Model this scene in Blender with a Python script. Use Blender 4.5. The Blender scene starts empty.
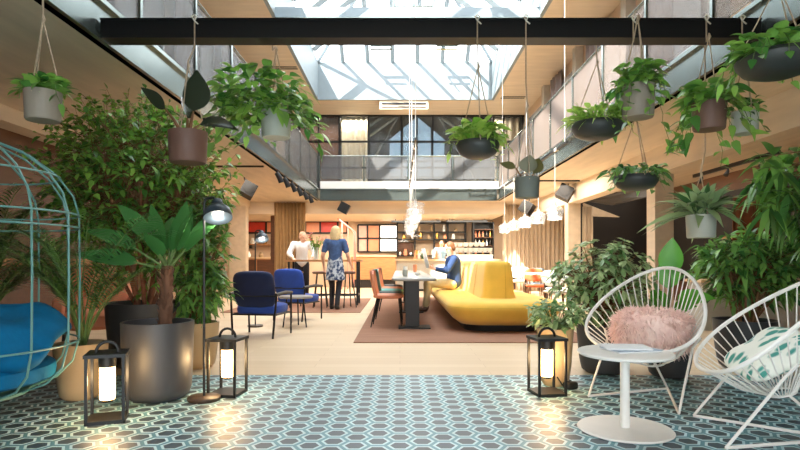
import bpy, bmesh, math, random
from mathutils import Vector, Matrix, Euler
R = math.radians
PI = math.pi
rnd = random.Random(7)
S = bpy.context.scene
COL = S.collection

# ---------------------------------------------------------------- camera, sky, sun, exposure
F = 550.0                                   # focal length in pixels of an 800 wide frame
cam_d = bpy.data.cameras.new('camera')
cam = bpy.data.objects.new('camera', cam_d); COL.objects.link(cam)
cam.location = (0, 0, 1.0); cam.rotation_euler = (R(90), 0, 0)
cam_d.sensor_width = 36; cam_d.lens = 36 * F / 800; cam_d.shift_y = 35 / 800
cam_d.clip_end = 200
S.camera = cam

W = bpy.data.worlds.new('world'); S.world = W; W.use_nodes = True
bg = W.node_tree.nodes['Background']
bg.inputs[0].default_value = (0.90, 0.96, 1.0, 1); bg.inputs[1].default_value = 4.2

sd = bpy.data.lights.new('sun', 'SUN'); sun = bpy.data.objects.new('sun', sd); COL.objects.link(sun)
sd.energy = 12.0; sd.angle = R(0.6); sd.color = (1.0, 0.93, 0.82)
sun.rotation_euler = Vector((0.42, 0.62, -0.78)).to_track_quat('-Z', 'Y').to_euler()

def area(name, loc, size, power, color, rot=(0, 0, 0), size_y=None):
    d = bpy.data.lights.new(name, 'AREA'); d.energy = power; d.color = color
    d.size = size
    if size_y: d.shape = 'RECTANGLE'; d.size_y = size_y
    o = bpy.data.objects.new(name, d); COL.objects.link(o); o.location = loc; o.rotation_euler = rot
    return o
def point(name, loc, power, color, r=0.04, parent=None):
    d = bpy.data.lights.new(name, 'POINT'); d.energy = power; d.color = color; d.shadow_soft_size = r
    o = bpy.data.objects.new(name, d); COL.objects.link(o); o.location = loc
    if parent: o.parent = parent
    return o
WARM = (1.0, 0.89, 0.75)
# unseen area fills added to brighten the galleries, bar, side room and upper curtain
area('gallery_fill', (-3.5, 13.5, 2.74), 1.0, 80, WARM, size_y=5)
area('gallery_fill', (3.5, 13.5, 2.74), 0.8, 80, WARM, size_y=5)
area('bar_fill', (0.0, 18.6, 2.38), 8.0, 240, (1.0, .9, .74), size_y=1.0)
area('side_room_fill', (5.6, 12.0, 2.74), 1.5, 25, WARM, size_y=6)
area('upper_curtain_fill', (0.0, 18.76, 5.82), 7.0, 90, WARM, size_y=0.12)  # unseen strip added between glazing and curtain to light the cloth

S.view_settings.view_transform = 'Standard'
S.view_settings.look = 'None'
S.view_settings.gamma = 1.0
S.view_settings.use_curve_mapping = False
S.view_settings.exposure = 0.85
S.cycles.use_denoising = True
S.cycles.max_bounces = 10
S.cycles.diffuse_bounces = 5
S.cycles.transparent_max_bounces = 16
S.cycles.sample_clamp_indirect = 6.0

def at(px, py, Y):                         # the point of depth Y on the sight line of a pixel
    return Vector(((px - 400) * Y / F, Y, 1.0 - (py - 260) * Y / F))

# ---------------------------------------------------------------- materials
def srgb(r, g, b):
    f = lambda c: (c / 12.92 if c <= 0.04045 else ((c + 0.055) / 1.055) ** 2.4)
    return tuple(f(c / 255.0) for c in (r, g, b))
MATS = {}
def mat(name, rgb, rough=0.5, metal=0.0, var=0.12, scale=6.0, stretch=(1, 1, 1), bump=0.0, bscale=60.0, spec=0.5, island=0.0, sheen=0.0):
    m = bpy.data.materials.new(name); m.use_nodes = True
    nt = m.node_tree; b = nt.nodes['Principled BSDF']
    c = srgb(*rgb)
    b.inputs['Roughness'].default_value = rough; b.inputs['Metallic'].default_value = metal
    b.inputs['Specular IOR Level'].default_value = spec
    if sheen: b.inputs['Sheen Weight'].default_value = sheen
    tc = nt.nodes.new('ShaderNodeTexCoord')
    mp = nt.nodes.new('ShaderNodeMapping'); mp.inputs['Scale'].default_value = stretch
    nt.links.new(tc.outputs['Object'], mp.inputs['Vector'])
    no = nt.nodes.new('ShaderNodeTexNoise'); no.inputs['Scale'].default_value = scale; no.inputs['Detail'].default_value = 5
    nt.links.new(mp.outputs[0], no.inputs['Vector'])
    fac = no.outputs['Fac']
    if island:
        ge = nt.nodes.new('ShaderNodeNewGeometry')
        mx = nt.nodes.new('ShaderNodeMath'); mx.operation = 'MULTIPLY_ADD'
        nt.links.new(ge.outputs['Random Per Island'], mx.inputs[0]); mx.inputs[1].default_value = island
        nt.links.new(fac, mx.inputs[2])
        sub = nt.nodes.new('ShaderNodeMath'); sub.operation = 'SUBTRACT'; sub.inputs[1].default_value = island / 2
        nt.links.new(mx.outputs[0], sub.inputs[0]); fac = sub.outputs[0]
    rp = nt.nodes.new('ShaderNodeValToRGB')
    rp.color_ramp.elements[0].position = 0.3; rp.color_ramp.elements[1].position = 0.7
    rp.color_ramp.elements[0].color = (*[max(0, x * (1 - var)) for x in c], 1)
    rp.color_ramp.elements[1].color = (*[min(1, x * (1 + var)) for x in c], 1)
    nt.links.new(fac, rp.inputs[0]); nt.links.new(rp.outputs[0], b.inputs['Base Color'])
    if bump:
        n2 = nt.nodes.new('ShaderNodeTexNoise'); n2.inputs['Scale'].default_value = bscale
        nt.links.new(tc.outputs['Object'], n2.inputs['Vector'])
        bp = nt.nodes.new('ShaderNodeBump'); bp.inputs['Strength'].default_value = bump; bp.inputs['Distance'].default_value = 0.01
        nt.links.new(n2.outputs['Fac'], bp.inputs['Height']); nt.links.new(bp.outputs[0], b.inputs['Normal'])
    MATS[name] = m
    return m
def leaf_mat(name, dark, light, rough=0.32, trans=0.3):
    m = bpy.data.materials.new(name); m.use_nodes = True
    nt = m.node_tree; b = nt.nodes['Principled BSDF']; out = nt.nodes['Material Output']
    b.inputs['Roughness'].default_value = rough
    ge = nt.nodes.new('ShaderNodeNewGeometry')
    rp = nt.nodes.new('ShaderNodeValToRGB')
    rp.color_ramp.elements[0].color = (*srgb(*dark), 1); rp.color_ramp.elements[1].color = (*srgb(*light), 1)
    nt.links.new(ge.outputs['Random Per Island'], rp.inputs[0])
    nt.links.new(rp.outputs[0], b.inputs['Base Color'])
    tr = nt.nodes.new('ShaderNodeBsdfTranslucent'); nt.links.new(rp.outputs[0], tr.inputs['Color'])
    ms = nt.nodes.new('ShaderNodeMixShader'); ms.inputs[0].default_value = trans
    nt.links.new(b.outputs[0], ms.inputs[1]); nt.links.new(tr.outputs[0], ms.inputs[2]); nt.links.new(ms.outputs[0], out.inputs[0])
    return m
def emit_mat(name, rgb, strength):
    m = bpy.data.materials.new(name); m.use_nodes = True
    b = m.node_tree.nodes['Principled BSDF']
    b.inputs['Base Color'].default_value = (0.9, 0.9, 0.88, 1)
    b.inputs['Emission Color'].default_value = (*srgb(*rgb), 1); b.inputs['Emission Strength'].default_value = strength
    return m
def clear_mat(name, rgb, opacity, rough=0.1, tint=(1, 1, 1)):
    m = bpy.data.materials.new(name); m.use_nodes = True
    nt = m.node_tree; b = nt.nodes['Principled BSDF']; out = nt.nodes['Material Output']
    b.inputs['Base Color'].default_value = (*srgb(*rgb), 1); b.inputs['Roughness'].default_value = rough
    t = nt.nodes.new('ShaderNodeBsdfTransparent'); t.inputs[0].default_value = (*tint, 1)
    ms = nt.nodes.new('ShaderNodeMixShader'); ms.inputs[0].default_value = opacity
    nt.links.new(t.outputs[0], ms.inputs[1]); nt.links.new(b.outputs[0], ms.inputs[2]); nt.links.new(ms.outputs[0], out.inputs[0])
    return m

PLY = mat('plywood', (200, 182, 158), 0.55, var=0.10, scale=2.2, stretch=(3, .5, 3))
PLYX = mat('plywood_cross', (212, 194, 170), 0.55, var=0.08, scale=2.2, stretch=(.5, 3, 3))
BROWNP = mat('brown_panel', (108, 78, 58), 0.55, var=0.16, scale=2.0, stretch=(3, .6, 3))
WALLW = mat('warm_wall', (200, 176, 150), 0.7, var=0.06, scale=1.5)
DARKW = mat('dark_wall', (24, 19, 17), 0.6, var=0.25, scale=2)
STEEL = mat('grey_steel', (118, 128, 125), 0.2, 0.75, var=0.05, scale=1.5)
BLACK = mat('black_metal', (16, 16, 17), 0.5, var=0.1)
BLACKW = mat('black_wood', (30, 27, 26), 0.5, var=0.2)
WHITE = mat('white_paint', (236, 236, 232), 0.45, var=0.02)
WHITEM = mat('white_metal', (230, 226, 220), 0.4, var=0.03)
OAK = mat('oak', (178, 128, 82), 0.5, var=0.15, scale=4, stretch=(1, 6, 6))
PALEOAK = mat('pale_oak', (222, 194, 156), 0.5, var=0.08, scale=4, stretch=(1, 6, 6))
DKOAK = mat('dark_oak', (92, 58, 38), 0.5, var=0.2, scale=4, stretch=(1, 6, 6))
BEIGE = mat('beige_ceramic', (172, 148, 114), 0.55, var=0.05, scale=3, bump=0.05)
CHARC = mat('charcoal_planter', (66, 65, 68), 0.45, var=0.12, scale=3, bump=0.06)
CHARC2 = mat('slate_planter', (52, 52, 54), 0.5, var=0.12, scale=3, bump=0.06)
BROWNPOT = mat('brown_clay', (112, 80, 68), 0.6, var=0.1, scale=4, bump=0.08)
GREYPOT = mat('grey_clay', (142, 130, 116), 0.6, var=0.06, scale=4, bump=0.08)
PALEPOT = mat('pale_clay', (178, 180, 168), 0.55, var=0.05, scale=4, bump=0.06)
BOWL = mat('dark_bowl', (48, 50, 48), 0.5, var=0.15, scale=4, bump=0.06)
SOIL = mat('soil', (46, 34, 26), 0.95, var=0.4, scale=40, bump=0.6, bscale=80)
ROPE = mat('rope', (176, 154, 130), 0.9, var=0.15, scale=60, bump=0.4, bscale=200)
WROPE = mat('white_rope', (226, 218, 204), 0.9, var=0.08, scale=60)
BARK = mat('bark', (104, 70, 50), 0.9, var=0.35, scale=25, stretch=(1, 1, .2), bump=0.6, bscale=40)
STEM = mat('stem', (120, 84, 54), 0.8, var=0.25, scale=20)
GSTEM = mat('green_stem', (96, 118, 62), 0.6, var=0.15, scale=20)
L_FICUS = leaf_mat('leaf_ficus', (56, 104, 40), (148, 192, 84))
L_PALM = leaf_mat('leaf_palm', (46, 84, 44), (116, 156, 76))
L_BANANA = leaf_mat('leaf_banana', (26, 84, 56), (84, 140, 66), 0.25)
L_SCHEF = leaf_mat('leaf_schefflera', (84, 136, 72), (208, 222, 168), 0.32)
L_DARK = leaf_mat('leaf_dark', (48, 100, 48), (138, 184, 90), 0.3)
L_LIME = leaf_mat('leaf_lime', (110, 158, 50), (196, 222, 110), 0.45)
L_POTHOS = leaf_mat('leaf_pothos', (56, 118, 50), (158, 202, 92), 0.28)
L_BLACKISH = leaf_mat('leaf_rubber', (30, 40, 30), (54, 62, 46), 0.25, 0.12)
L_MIX = leaf_mat('leaf_variegated', (50, 96, 48), (184, 204, 150), 0.28)
L_BRIGHT = leaf_mat('leaf_bright_paddle', (70, 150, 50), (112, 184, 70), 0.3, .4)
BLUEF = mat('navy_velvet', (14, 30, 70), 0.85, var=0.15, scale=5, bump=0.15, bscale=300, sheen=0.1)
BLUEB = mat('cobalt_velvet', (34, 70, 158), 0.85, var=0.15, scale=5, bump=0.15, bscale=300, sheen=0.1)
TEAL = mat('teal_velvet', (0, 92, 134), 0.8, var=0.25, scale=6, bump=0.25, bscale=40, spec=.2)
TEALM = mat('sage_metal', (92, 138, 132), 0.45, var=0.05)
YELLOW = mat('mustard_velvet', (234, 186, 70), 0.8, var=0.07, scale=5, bump=0.1, bscale=300, sheen=0.2)
YSEAM = mat('mustard_piping', (206, 160, 46), 0.8)
TERRA = mat('terracotta_leather', (212, 132, 96), 0.55, var=0.1, scale=6)
AQUA = mat('aqua_fabric', (120, 176, 168), 0.8, var=0.08)
PINKF = mat('pink_fur', (252, 218, 208), 0.9, var=0.14, scale=20, island=0.3)
GREYW = mat('skylight_grey_paint', (128, 140, 146), 0.5, var=0.03)
CURT = mat('sand_curtain', (206, 188, 164), 0.85, var=0.06, scale=8, bump=0.15, bscale=200)
CURT2 = mat('olive_curtain', (150, 118, 78), 0.85, var=0.08, scale=8)
CURTW = mat('cream_curtain', (232, 222, 196), 0.85, var=0.04)
CURTG = mat('lilac_curtain', (140, 130, 130), 0.9, var=0.06)
RUG = mat('brown_rug', (150, 108, 84), 0.9, var=0.14, scale=3, stretch=(.4, 8, 1), bump=0.2, bscale=200)
MARBLE = mat('grey_marble', (146, 144, 136), 0.3, var=0.08, scale=3)
CONC = mat('concrete_grey', (188, 182, 170), 0.7, var=0.08)
SKIN = mat('skin', (226, 176, 148), 0.55, var=0.04)
BLOND = mat('blond_hair', (226, 196, 144), 0.6, var=0.18, scale=20, stretch=(4, 4, .5))
BRHAIR = mat('brown_hair', (120, 78, 46), 0.6, var=0.2, scale=20)
EYE = mat('eye_dark', (40, 30, 26), 0.3)
RED = mat('red_glass', (206, 60, 48), 0.3, var=0.08)
ORANGEG = mat('amber_glass', (226, 150, 110), 0.35, var=0.08)
PAPER = mat('paper', (228, 230, 230), 0.7, var=0.06, scale=14)
COVERB = mat('magazine_cover', (150, 168, 186), 0.5, var=0.25, scale=12)
CHROME = mat('steel_chrome', (190, 190, 190), 0.25, 1.0, var=0.03)
BRASS = mat('brass', (190, 146, 78), 0.3, 1.0, var=0.05)
GABLE = clear_mat('gable_glass', (110, 130, 138), .25, tint=(.30, .36, .40))
UNITC = mat('unit_casing', (214, 194, 168), .5, var=.03)
GLASS = clear_mat('roof_glass', (225, 238, 245), 0.06)
PANE = clear_mat('window_glass', (150, 160, 165), 0.16, 0.05)
MESHP = clear_mat('railing_mesh', (104, 106, 108), 0.5, 0.5)
MESHR = clear_mat('railing_mesh_sunlit', (150, 136, 128), 0.5, 0.5)  # lighter pinkish copy of the grey mesh, sunlight put into the colour
GLOBE = clear_mat('pendant_glass', (214, 216, 218), 0.22, 0.08)
GLOW = emit_mat('lamp_glow', (255, 196, 118), 6.0)
BULB = emit_mat('bulb_white', (255, 236, 205), 1.6)
BEAMB = mat('beam_black', (14, 14, 15), 0.5, var=.05, spec=.3)
SHADEIN = mat('lamp_inner_white', (246, 240, 228), 0.5, var=0.01)

def hex_tiles():
    m = bpy.data.materials.new('hex_tiles'); m.use_nodes = True
    nt = m.node_tree; b = nt.nodes['Principled BSDF']; N = nt.nodes.new; L = nt.links.new
    s = 0.0815; hx, hy = 1.5 * s, math.sqrt(3) / 2 * s
    tc = N('ShaderNodeTexCoord')
    def vm(op, *ins):
        n = N('ShaderNodeVectorMath'); n.operation = op
        for i, v in enumerate(ins):
            if isinstance(v, tuple): n.inputs[i].default_value = v
            else: L(v, n.inputs[i])
        return n
    def mm(op, *ins):
        n = N('ShaderNodeMath'); n.operation = op
        for i, v in enumerate(ins):
            if isinstance(v, (int, float)): n.inputs[i].default_value = v
            else: L(v, n.inputs[i])
        return n.outputs[0]
    p = vm('MULTIPLY', tc.outputs['Object'], (1, 1, 0)).outputs[0]
    a = vm('WRAP', p, (hx, hy, 1), (-hx, -hy, -1)).outputs[0]
    p2 = vm('ADD', p, (hx, hy, 0)).outputs[0]
    c = vm('WRAP', p2, (hx, hy, 1), (-hx, -hy, -1)).outputs[0]
    la = vm('LENGTH', a).outputs['Value']; lc = vm('LENGTH', c).outputs['Value']
    sel = mm('LESS_THAN', la, lc)
    mix = N('ShaderNodeMix'); mix.data_type = 'VECTOR'
    L(sel, mix.inputs['Factor']); L(c, mix.inputs[4]); L(a, mix.inputs[5])
    g = vm('ABSOLUTE', mix.outputs[1]).outputs[0]
    sx = N('ShaderNodeSeparateXYZ'); L(g, sx.inputs[0])
    d2 = mm('ADD', mm('MULTIPLY', sx.outputs[0], math.sqrt(3) / 2), mm('MULTIPLY', sx.outputs[1], 0.5))
    d = mm('DIVIDE', mm('MAXIMUM', sx.outputs[1], d2), hy)
    # tile identity noise: each tile its own shade
    cell = vm('SUBTRACT', p, mix.outputs[1]).outputs[0]
    wn = N('ShaderNodeTexNoise'); wn.inputs['Scale'].default_value = 9.0; L(cell, wn.inputs['Vector'])
    rp = N('ShaderNodeValToRGB'); rp.color_ramp.interpolation = 'CONSTANT'
    e = rp.color_ramp.elements
    e[0].position = 0; e[0].color = (*srgb(60, 80, 92), 1)
    e[1].position = 0.65; e[1].color = (*srgb(190, 220, 226), 1)
    x = e.new(0.85); x.color = (*srgb(92, 150, 164), 1)
    L(d, rp.inputs[0])
    mx = N('ShaderNodeMix'); mx.data_type = 'RGBA'; mx.blend_type = 'MULTIPLY'; mx.inputs['Factor'].default_value = 0.35
    r2 = N('ShaderNodeValToRGB'); r2.color_ramp.elements[0].color = (.55, .55, .55, 1); r2.color_ramp.elements[1].color = (1, 1, 1, 1)
    r2.color_ramp.elements[0].position = .35; r2.color_ramp.elements[1].position = .65
    L(wn.outputs['Fac'], r2.inputs[0]); L(rp.outputs[0], mx.inputs[6]); L(r2.outputs[0], mx.inputs[7])
    L(mx.outputs[2], b.inputs['Base Color'])
    b.inputs['Roughness'].default_value = 0.42
    return m
TILES = hex_tiles()
def plank_floor():
    m = bpy.data.materials.new('floor_planks'); m.use_nodes = True
    nt = m.node_tree; b = nt.nodes['Principled BSDF']; N = nt.nodes.new; L = nt.links.new
    tc = N('ShaderNodeTexCoord')
    br = N('ShaderNodeTexBrick'); br.inputs['Scale'].default_value = 1.0
    br.inputs['Brick Width'].default_value = 1.6; br.inputs['Row Height'].default_value = 0.16; br.inputs['Mortar Size'].default_value = 0.002
    br.inputs['Color1'].default_value = (*srgb(210, 186, 154), 1); br.inputs['Color2'].default_value = (*srgb(202, 176, 142), 1)
    br.inputs['Mortar'].default_value = (*srgb(180, 152, 118), 1)
    L(tc.outputs['Object'], br.inputs['Vector'])
    L(br.outputs['Color'], b.inputs['Base Color']); b.inputs['Roughness'].default_value = 0.5
    return m
PLANKS = plank_floor()
def leaf_print():
    m = bpy.data.materials.new('leaf_print'); m.use_nodes = True
    nt = m.node_tree; b = nt.nodes['Principled BSDF']; N = nt.nodes.new; L = nt.links.new
    tc = N('ShaderNodeTexCoord'); mp = N('ShaderNodeMapping'); mp.inputs['Scale'].default_value = (9, 22, 14); mp.inputs['Rotation'].default_value = (0, 0, .7)
    L(tc.outputs['Object'], mp.inputs[0])
    v = N('ShaderNodeTexVoronoi'); v.inputs['Scale'].default_value = 1.0; L(mp.outputs[0], v.inputs['Vector'])
    rp = N('ShaderNodeValToRGB'); e = rp.color_ramp.elements
    e[0].position = .30; e[0].color = (*srgb(70, 150, 138), 1); e[1].position = .46; e[1].color = (*srgb(236, 238, 228), 1)
    L(v.outputs['Distance'], rp.inputs[0]); L(rp.outputs[0], b.inputs['Base Color']); b.inputs['Roughness'].default_value = .85
    return m
LEAFPRINT = leaf_print()
def floral():
    m = bpy.data.materials.new('blue_floral_cloth'); m.use_nodes = True
    nt = m.node_tree; b = nt.nodes['Principled BSDF']; N = nt.nodes.new; L = nt.links.new
    tc = N('ShaderNodeTexCoord'); n = N('ShaderNodeTexNoise'); n.inputs['Scale'].default_value = 16
    L(tc.outputs['Object'], n.inputs['Vector'])
    rp = N('ShaderNodeValToRGB'); e = rp.color_ramp.elements
    e[0].position = .42; e[0].color = (*srgb(44, 66, 104), 1); e[1].position = .62; e[1].color = (*srgb(196, 206, 216), 1)
    L(n.outputs['Fac'], rp.inputs[0]); L(rp.outputs[0], b.inputs['Base Color']); b.inputs['Roughness'].default_value = .85
    return m
FLORAL = floral()

# ---------------------------------------------------------------- mesh helpers
def perp(d):
    u = Vector((0, 0, 1)) if abs(d.z) < 0.95 else Vector((1, 0, 0))
    s = d.cross(u).normalized()
    return s, s.cross(d).normalized()
class MB:
    def __init__(self): self.v = []; self.f = []
    def box(self, c, s, rz=0, rx=0, ry=0):
        m = Euler((rx, ry, rz)).to_matrix(); c = Vector(c); n = len(self.v)
        for z in (-.5, .5):
            for x, y in ((-.5, -.5), (.5, -.5), (.5, .5), (-.5, .5)):
                self.v.append(c + m @ Vector((x * s[0], y * s[1], z * s[2])))
        for q in ((3, 2, 1, 0), (4, 5, 6, 7), (0, 1, 5, 4), (1, 2, 6, 5), (2, 3, 7, 6), (3, 0, 4, 7)):
            self.f.append([n + i for i in q])
        return self
    def span(self, x0, x1, y0, y1, z0, z1):
        return self.box(((x0 + x1) / 2, (y0 + y1) / 2, (z0 + z1) / 2), (abs(x1 - x0), abs(y1 - y0), abs(z1 - z0)))
    def tube(self, pts, r, n=8, closed=False):
        pts = [Vector(p) for p in pts]; k = len(pts); base = len(self.v)
        rr = r if isinstance(r, (list, tuple)) else [r] * k
        s = None
        for i, p in enumerate(pts):
            if closed: d = pts[(i + 1) % k] - pts[i - 1]
            else: d = pts[min(i + 1, k - 1)] - pts[max(i - 1, 0)]
            if d.length < 1e-9: d = Vector((0, 0, 1))
            d.normalize()
            if s is None: s, t = perp(d)
            else:
                s = s - d * s.dot(d)
                if s.length < 1e-6: s, t = perp(d)
                s.normalize(); t = s.cross(d)
            for j in range(n):
                a = 2 * PI * j / n
                self.v.append(p + (s * math.cos(a) + t * math.sin(a)) * rr[i])
        for i in range(k if closed else k - 1):
            i2 = (i + 1) % k
            for j in range(n):
                j2 = (j + 1) % n
                self.f.append([base + i * n + j, base + i * n + j2, base + i2 * n + j2, base + i2 * n + j])
        if not closed:
            self.f.append([base + j for j in range(n)][::-1])
            self.f.append([base + (k - 1) * n + j for j in range(n)])
        return self
    def lathe(self, prof, n=24, c=(0, 0, 0), m=None):
        c = Vector(c); base = len(self.v); k = len(prof)
        for r, z in prof:
            for j in range(n):
                a = 2 * PI * j / n
                p = Vector((r * math.cos(a), r * math.sin(a), z))
                self.v.append(c + (m @ p if m else p))
        for i in range(k - 1):
            for j in range(n):
                j2 = (j + 1) % n
                self.f.append([base + i * n + j, base + i * n + j2, base + (i + 1) * n + j2, base + (i + 1) * n + j])
        if prof[0][0] > 1e-5: self.f.append([base + j for j in range(n)][::-1])
        if prof[-1][0] > 1e-5: self.f.append([base + (k - 1) * n + j for j in range(n)])
        return self
    def ell(self, c, r, e=1.0, m=None, nu=16, nv=10, e2=None):
        """ellipsoid / superellipsoid (e < 1 squarer)"""
        if isinstance(r, (int, float)): r = (r, r, r)
        e2 = e if e2 is None else e2
        c = Vector(c); base = len(self.v)
        sp = lambda x, q: math.copysign(abs(x) ** q, x)
        for i in range(nv + 1):
            ph = -PI / 2 + PI * i / nv
            for j in range(nu):
                a = 2 * PI * j / nu
                p = Vector((r[0] * sp(math.cos(ph), e2) * sp(math.cos(a), e), r[1] * sp(math.cos(ph), e2) * sp(math.sin(a), e), r[2] * sp(math.sin(ph), e2)))
                self.v.append(c + (m @ p if m else p))
        for i in range(nv):
            for j in range(nu):
                j2 = (j + 1) % nu
                self.f.append([base + i * nu + j, base + i * nu + j2, base + (i + 1) * nu + j2, base + (i + 1) * nu + j])
        return self
    def poly(self, pts):
        n = len(self.v); self.v += [Vector(p) for p in pts]; self.f.append(list(range(n, n + len(pts)))); return self
    def prism(self, pts, off):
        """polygon pushed along a vector"""
        n = len(self.v); k = len(pts); off = Vector(off)
        self.v += [Vector(p) for p in pts] + [Vector(p) + off for p in pts]
        self.f.append(list(range(n, n + k))[::-1]); self.f.append(list(range(n + k, n + 2 * k)))
        for i in range(k):
            j = (i + 1) % k; self.f.append([n + i, n + j, n + k + j, n + k + i])
        return self
    def loft(self, rings, cap=True):
        base = len(self.v); k = len(rings[0])
        for r in rings: self.v += [Vector(p) for p in r]
        for i in range(len(rings) - 1):
            for j in range(k):
                j2 = (j + 1) % k
                self.f.append([base + i * k + j, base + i * k + j2, base + (i + 1) * k + j2, base + (i + 1) * k + j])
        if cap:
            self.f.append([base + j for j in range(k)][::-1]); self.f.append([base + (len(rings) - 1) * k + j for j in range(k)])
        return self
    def leaf(self, b, d, L, Wd, droop=0.3, shape='ovate', fold=0.15, seg=4, roll=0.0):
        b = Vector(b); d = Vector(d).normalized(); s, t = perp(d)
        if roll:
            q = Matrix.Rotation(roll, 3, d); s = q @ s
        nn = s.cross(d)
        base = len(self.v)
        for i in range(seg + 1):
            u = i / seg
            if shape == 'ovate': w = math.sin(PI * u ** 0.75) ** 0.9
            elif shape == 'lance': w = math.sin(PI * u ** 0.62)
            elif shape == 'heart': w = (0.55 + 0.45 * math.sin(min(1, u / .25) * PI / 2)) * (1 - max(0, (u - .25) / .75) ** 1.7)
            elif shape == 'obovate': w = math.sin(PI * u ** 1.35) ** 0.8
            else: w = min(1, 4 * u + .2) * (1 - max(0, (u - .5) / .5) ** 2.2)
            w = max(w, 0.03) * Wd / 2
            p = b + d * (L * u) + Vector((0, 0, -1)) * (droop * L * u * u)
            self.v += [p - s * w + nn * (fold * w), p, p + s * w + nn * (fold * w)]
        for i in range(seg):
            o = base + i * 3
            self.f += [[o, o + 1, o + 4, o + 3], [o + 1, o + 2, o + 5, o + 4]]
        return self
    def build(self, name, m=None, parent=None, smooth=True, angle=40, loc=None):
        me = bpy.data.meshes.new(name)
        me.from_pydata([tuple(p) for p in self.v], [], self.f); me.update()
        if smooth:
            me.polygons.foreach_set('use_smooth', [True] * len(me.polygons))
            if angle: me.set_sharp_from_angle(angle=R(angle))
        o = bpy.data.objects.new(name, me); COL.objects.link(o)
        if m: me.materials.append(m)
        if parent: o.parent = parent
        if loc is not None: o.location = loc
        return o
def tag(o, label, cat, group=None, kind=None):
    o['label'] = label; o['category'] = cat
    if group: o['group'] = group
    if kind: o['kind'] = kind
    return o
def thing(name, label, cat, loc=(0, 0, 0), rz=0, group=None):
    o = bpy.data.objects.new(name, None); COL.objects.link(o)
    o.empty_display_size = 0.1
    o.location = loc; o.rotation_euler = (0, 0, rz)
    return tag(o, label, cat, group)
def struct(o):
    o['kind'] = 'structure'; return o
def dup(o, loc=None, rz=None, label=None, parent=None):
    c = o.copy(); COL.objects.link(c)
    if parent: c.parent = parent
    if loc is not None: c.location = loc
    if rz is not None: c.rotation_euler = (0, 0, rz)
    if label: c['label'] = label
    for ch in list(o.children): dup(ch, parent=c)
    return c
def rrect(x0, x1, y0, y1, r, off, z, n=6):
    """ring of a rounded rectangle shrunk by off"""
    x0 += off; x1 -= off; y0 += off; y1 -= off; r = max(r - off, 0.01)
    out = []
    for cx, cy, a0 in ((x1 - r, y1 - r, 0), (x0 + r, y1 - r, 90), (x0 + r, y0 + r, 180), (x1 - r, y0 + r, 270)):
        for i in range(n + 1):
            a = R(a0 + 90 * i / n); out.append((cx + r * math.cos(a), cy + r * math.sin(a), z))
    return out
def unit(rng=rnd):
    while True:
        v = Vector((rng.uniform(-1, 1), rng.uniform(-1, 1), rng.uniform(-1, 1)))
        if 0.05 < v.length < 1: return v.normalized()

# ================================================================= THE SETTING
XL, XR, YF = -2.45, 2.95, 16.5              # atrium sides and far end
ZU_ = 5.9
ZC = 2.8                                    # underside of the galleries
struct(MB().span(-8, 8, -3, 4.78, -.12, 0).build('floor_tiles', TILES, smooth=False))
struct(MB().span(-8, 8, 4.78, 23, -.12, 0).build('floor_planks', PLANKS, smooth=False))
struct(MB().span(-8, XL - .06, -1.0, 20.6, ZC, 3.1).build('ceiling_left', PLY, smooth=False))
struct(MB().span(XR + .06, 8, -1.0, 20.6, ZC, 3.1).build('ceiling_right', PLY, smooth=False))
struct(MB().span(XL - .06, XR + .06, YF + .06, 20.6, ZC, 3.1).build('ceiling_back', PLYX, smooth=False))
# steel channel round the well
def channel(name, a, b, inward):
    a = Vector(a); b = Vector(b); inward = Vector(inward)
    m = MB()
    for z0, z1, t in ((ZC - .02, 3.13, .05), (ZC - .02, ZC + .02, .09), (3.09, 3.13, .09)):
        p = a + inward * (t - .06); q = b + inward * (t - .06)
        out = inward * -.0
        x0, x1 = sorted((a.x, b.x)); y0, y1 = sorted((a.y, b.y))
        if inward.x: x0, x1 = sorted((a.x - inward.x * .06, a.x + inward.x * (t - .05)))
        else: y0, y1 = sorted((a.y - inward.y * .06, a.y + inward.y * (t - .05)))
        m.span(x0, x1, y0, y1, z0, z1)
    return struct(m.build(name, STEEL, smooth=False))
channel('trim_1', (XL, -1, 0), (XL, YF, 0), (1, 0, 0))
channel('trim_2', (XR, -1, 0), (XR, YF, 0), (-1, 0, 0))
channel('trim_3', (XL + .05, YF, 0), (XR - .05, YF, 0), (0, -1, 0))
m = MB()
for i in range(4): m.span(XL + .06 + 1.335 * i, XL + .06 + 1.335 * i + 1.325, YF - .03, YF + .06, 3.14, 3.36)
struct(m.build('trim_4', WHITE, smooth=False))
# walls below
struct(MB().span(-5.4, -5.2, -1, 10.5, 0, ZC).build('wall_left', BROWNP, smooth=False))
struct(MB().span(-7.7, -7.5, 10.5, 20.6, 0, ZC).build('wall_side_room', WALLW, smooth=False))
struct(MB().span(-7.7, -5.2, 10.3, 10.5, 0, ZC).build('wall_side_room_front', WALLW, smooth=False))
struct(MB().span(6.8, 7.0, -1, 20.6, 0, ZC).build('wall_right', BROWNP, smooth=False))
struct(MB().span(-7.7, 7.0, 20.4, 20.6, 0, ZC).build('wall_back', WALLW, smooth=False))
# unseen wall added behind the camera to cut front light, with a doorway gap
m = MB().span(-5.4, -1.8, -1.2, -1.0, 0, ZU_ + .1).span(1.8, 7.0, -1.2, -1.0, 0, ZU_ + .1).span(-1.8, 1.8, -1.2, -1.0, 2.6, ZU_ + .1)
struct(m.build('wall_light_block', WALLW, smooth=False))
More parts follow.
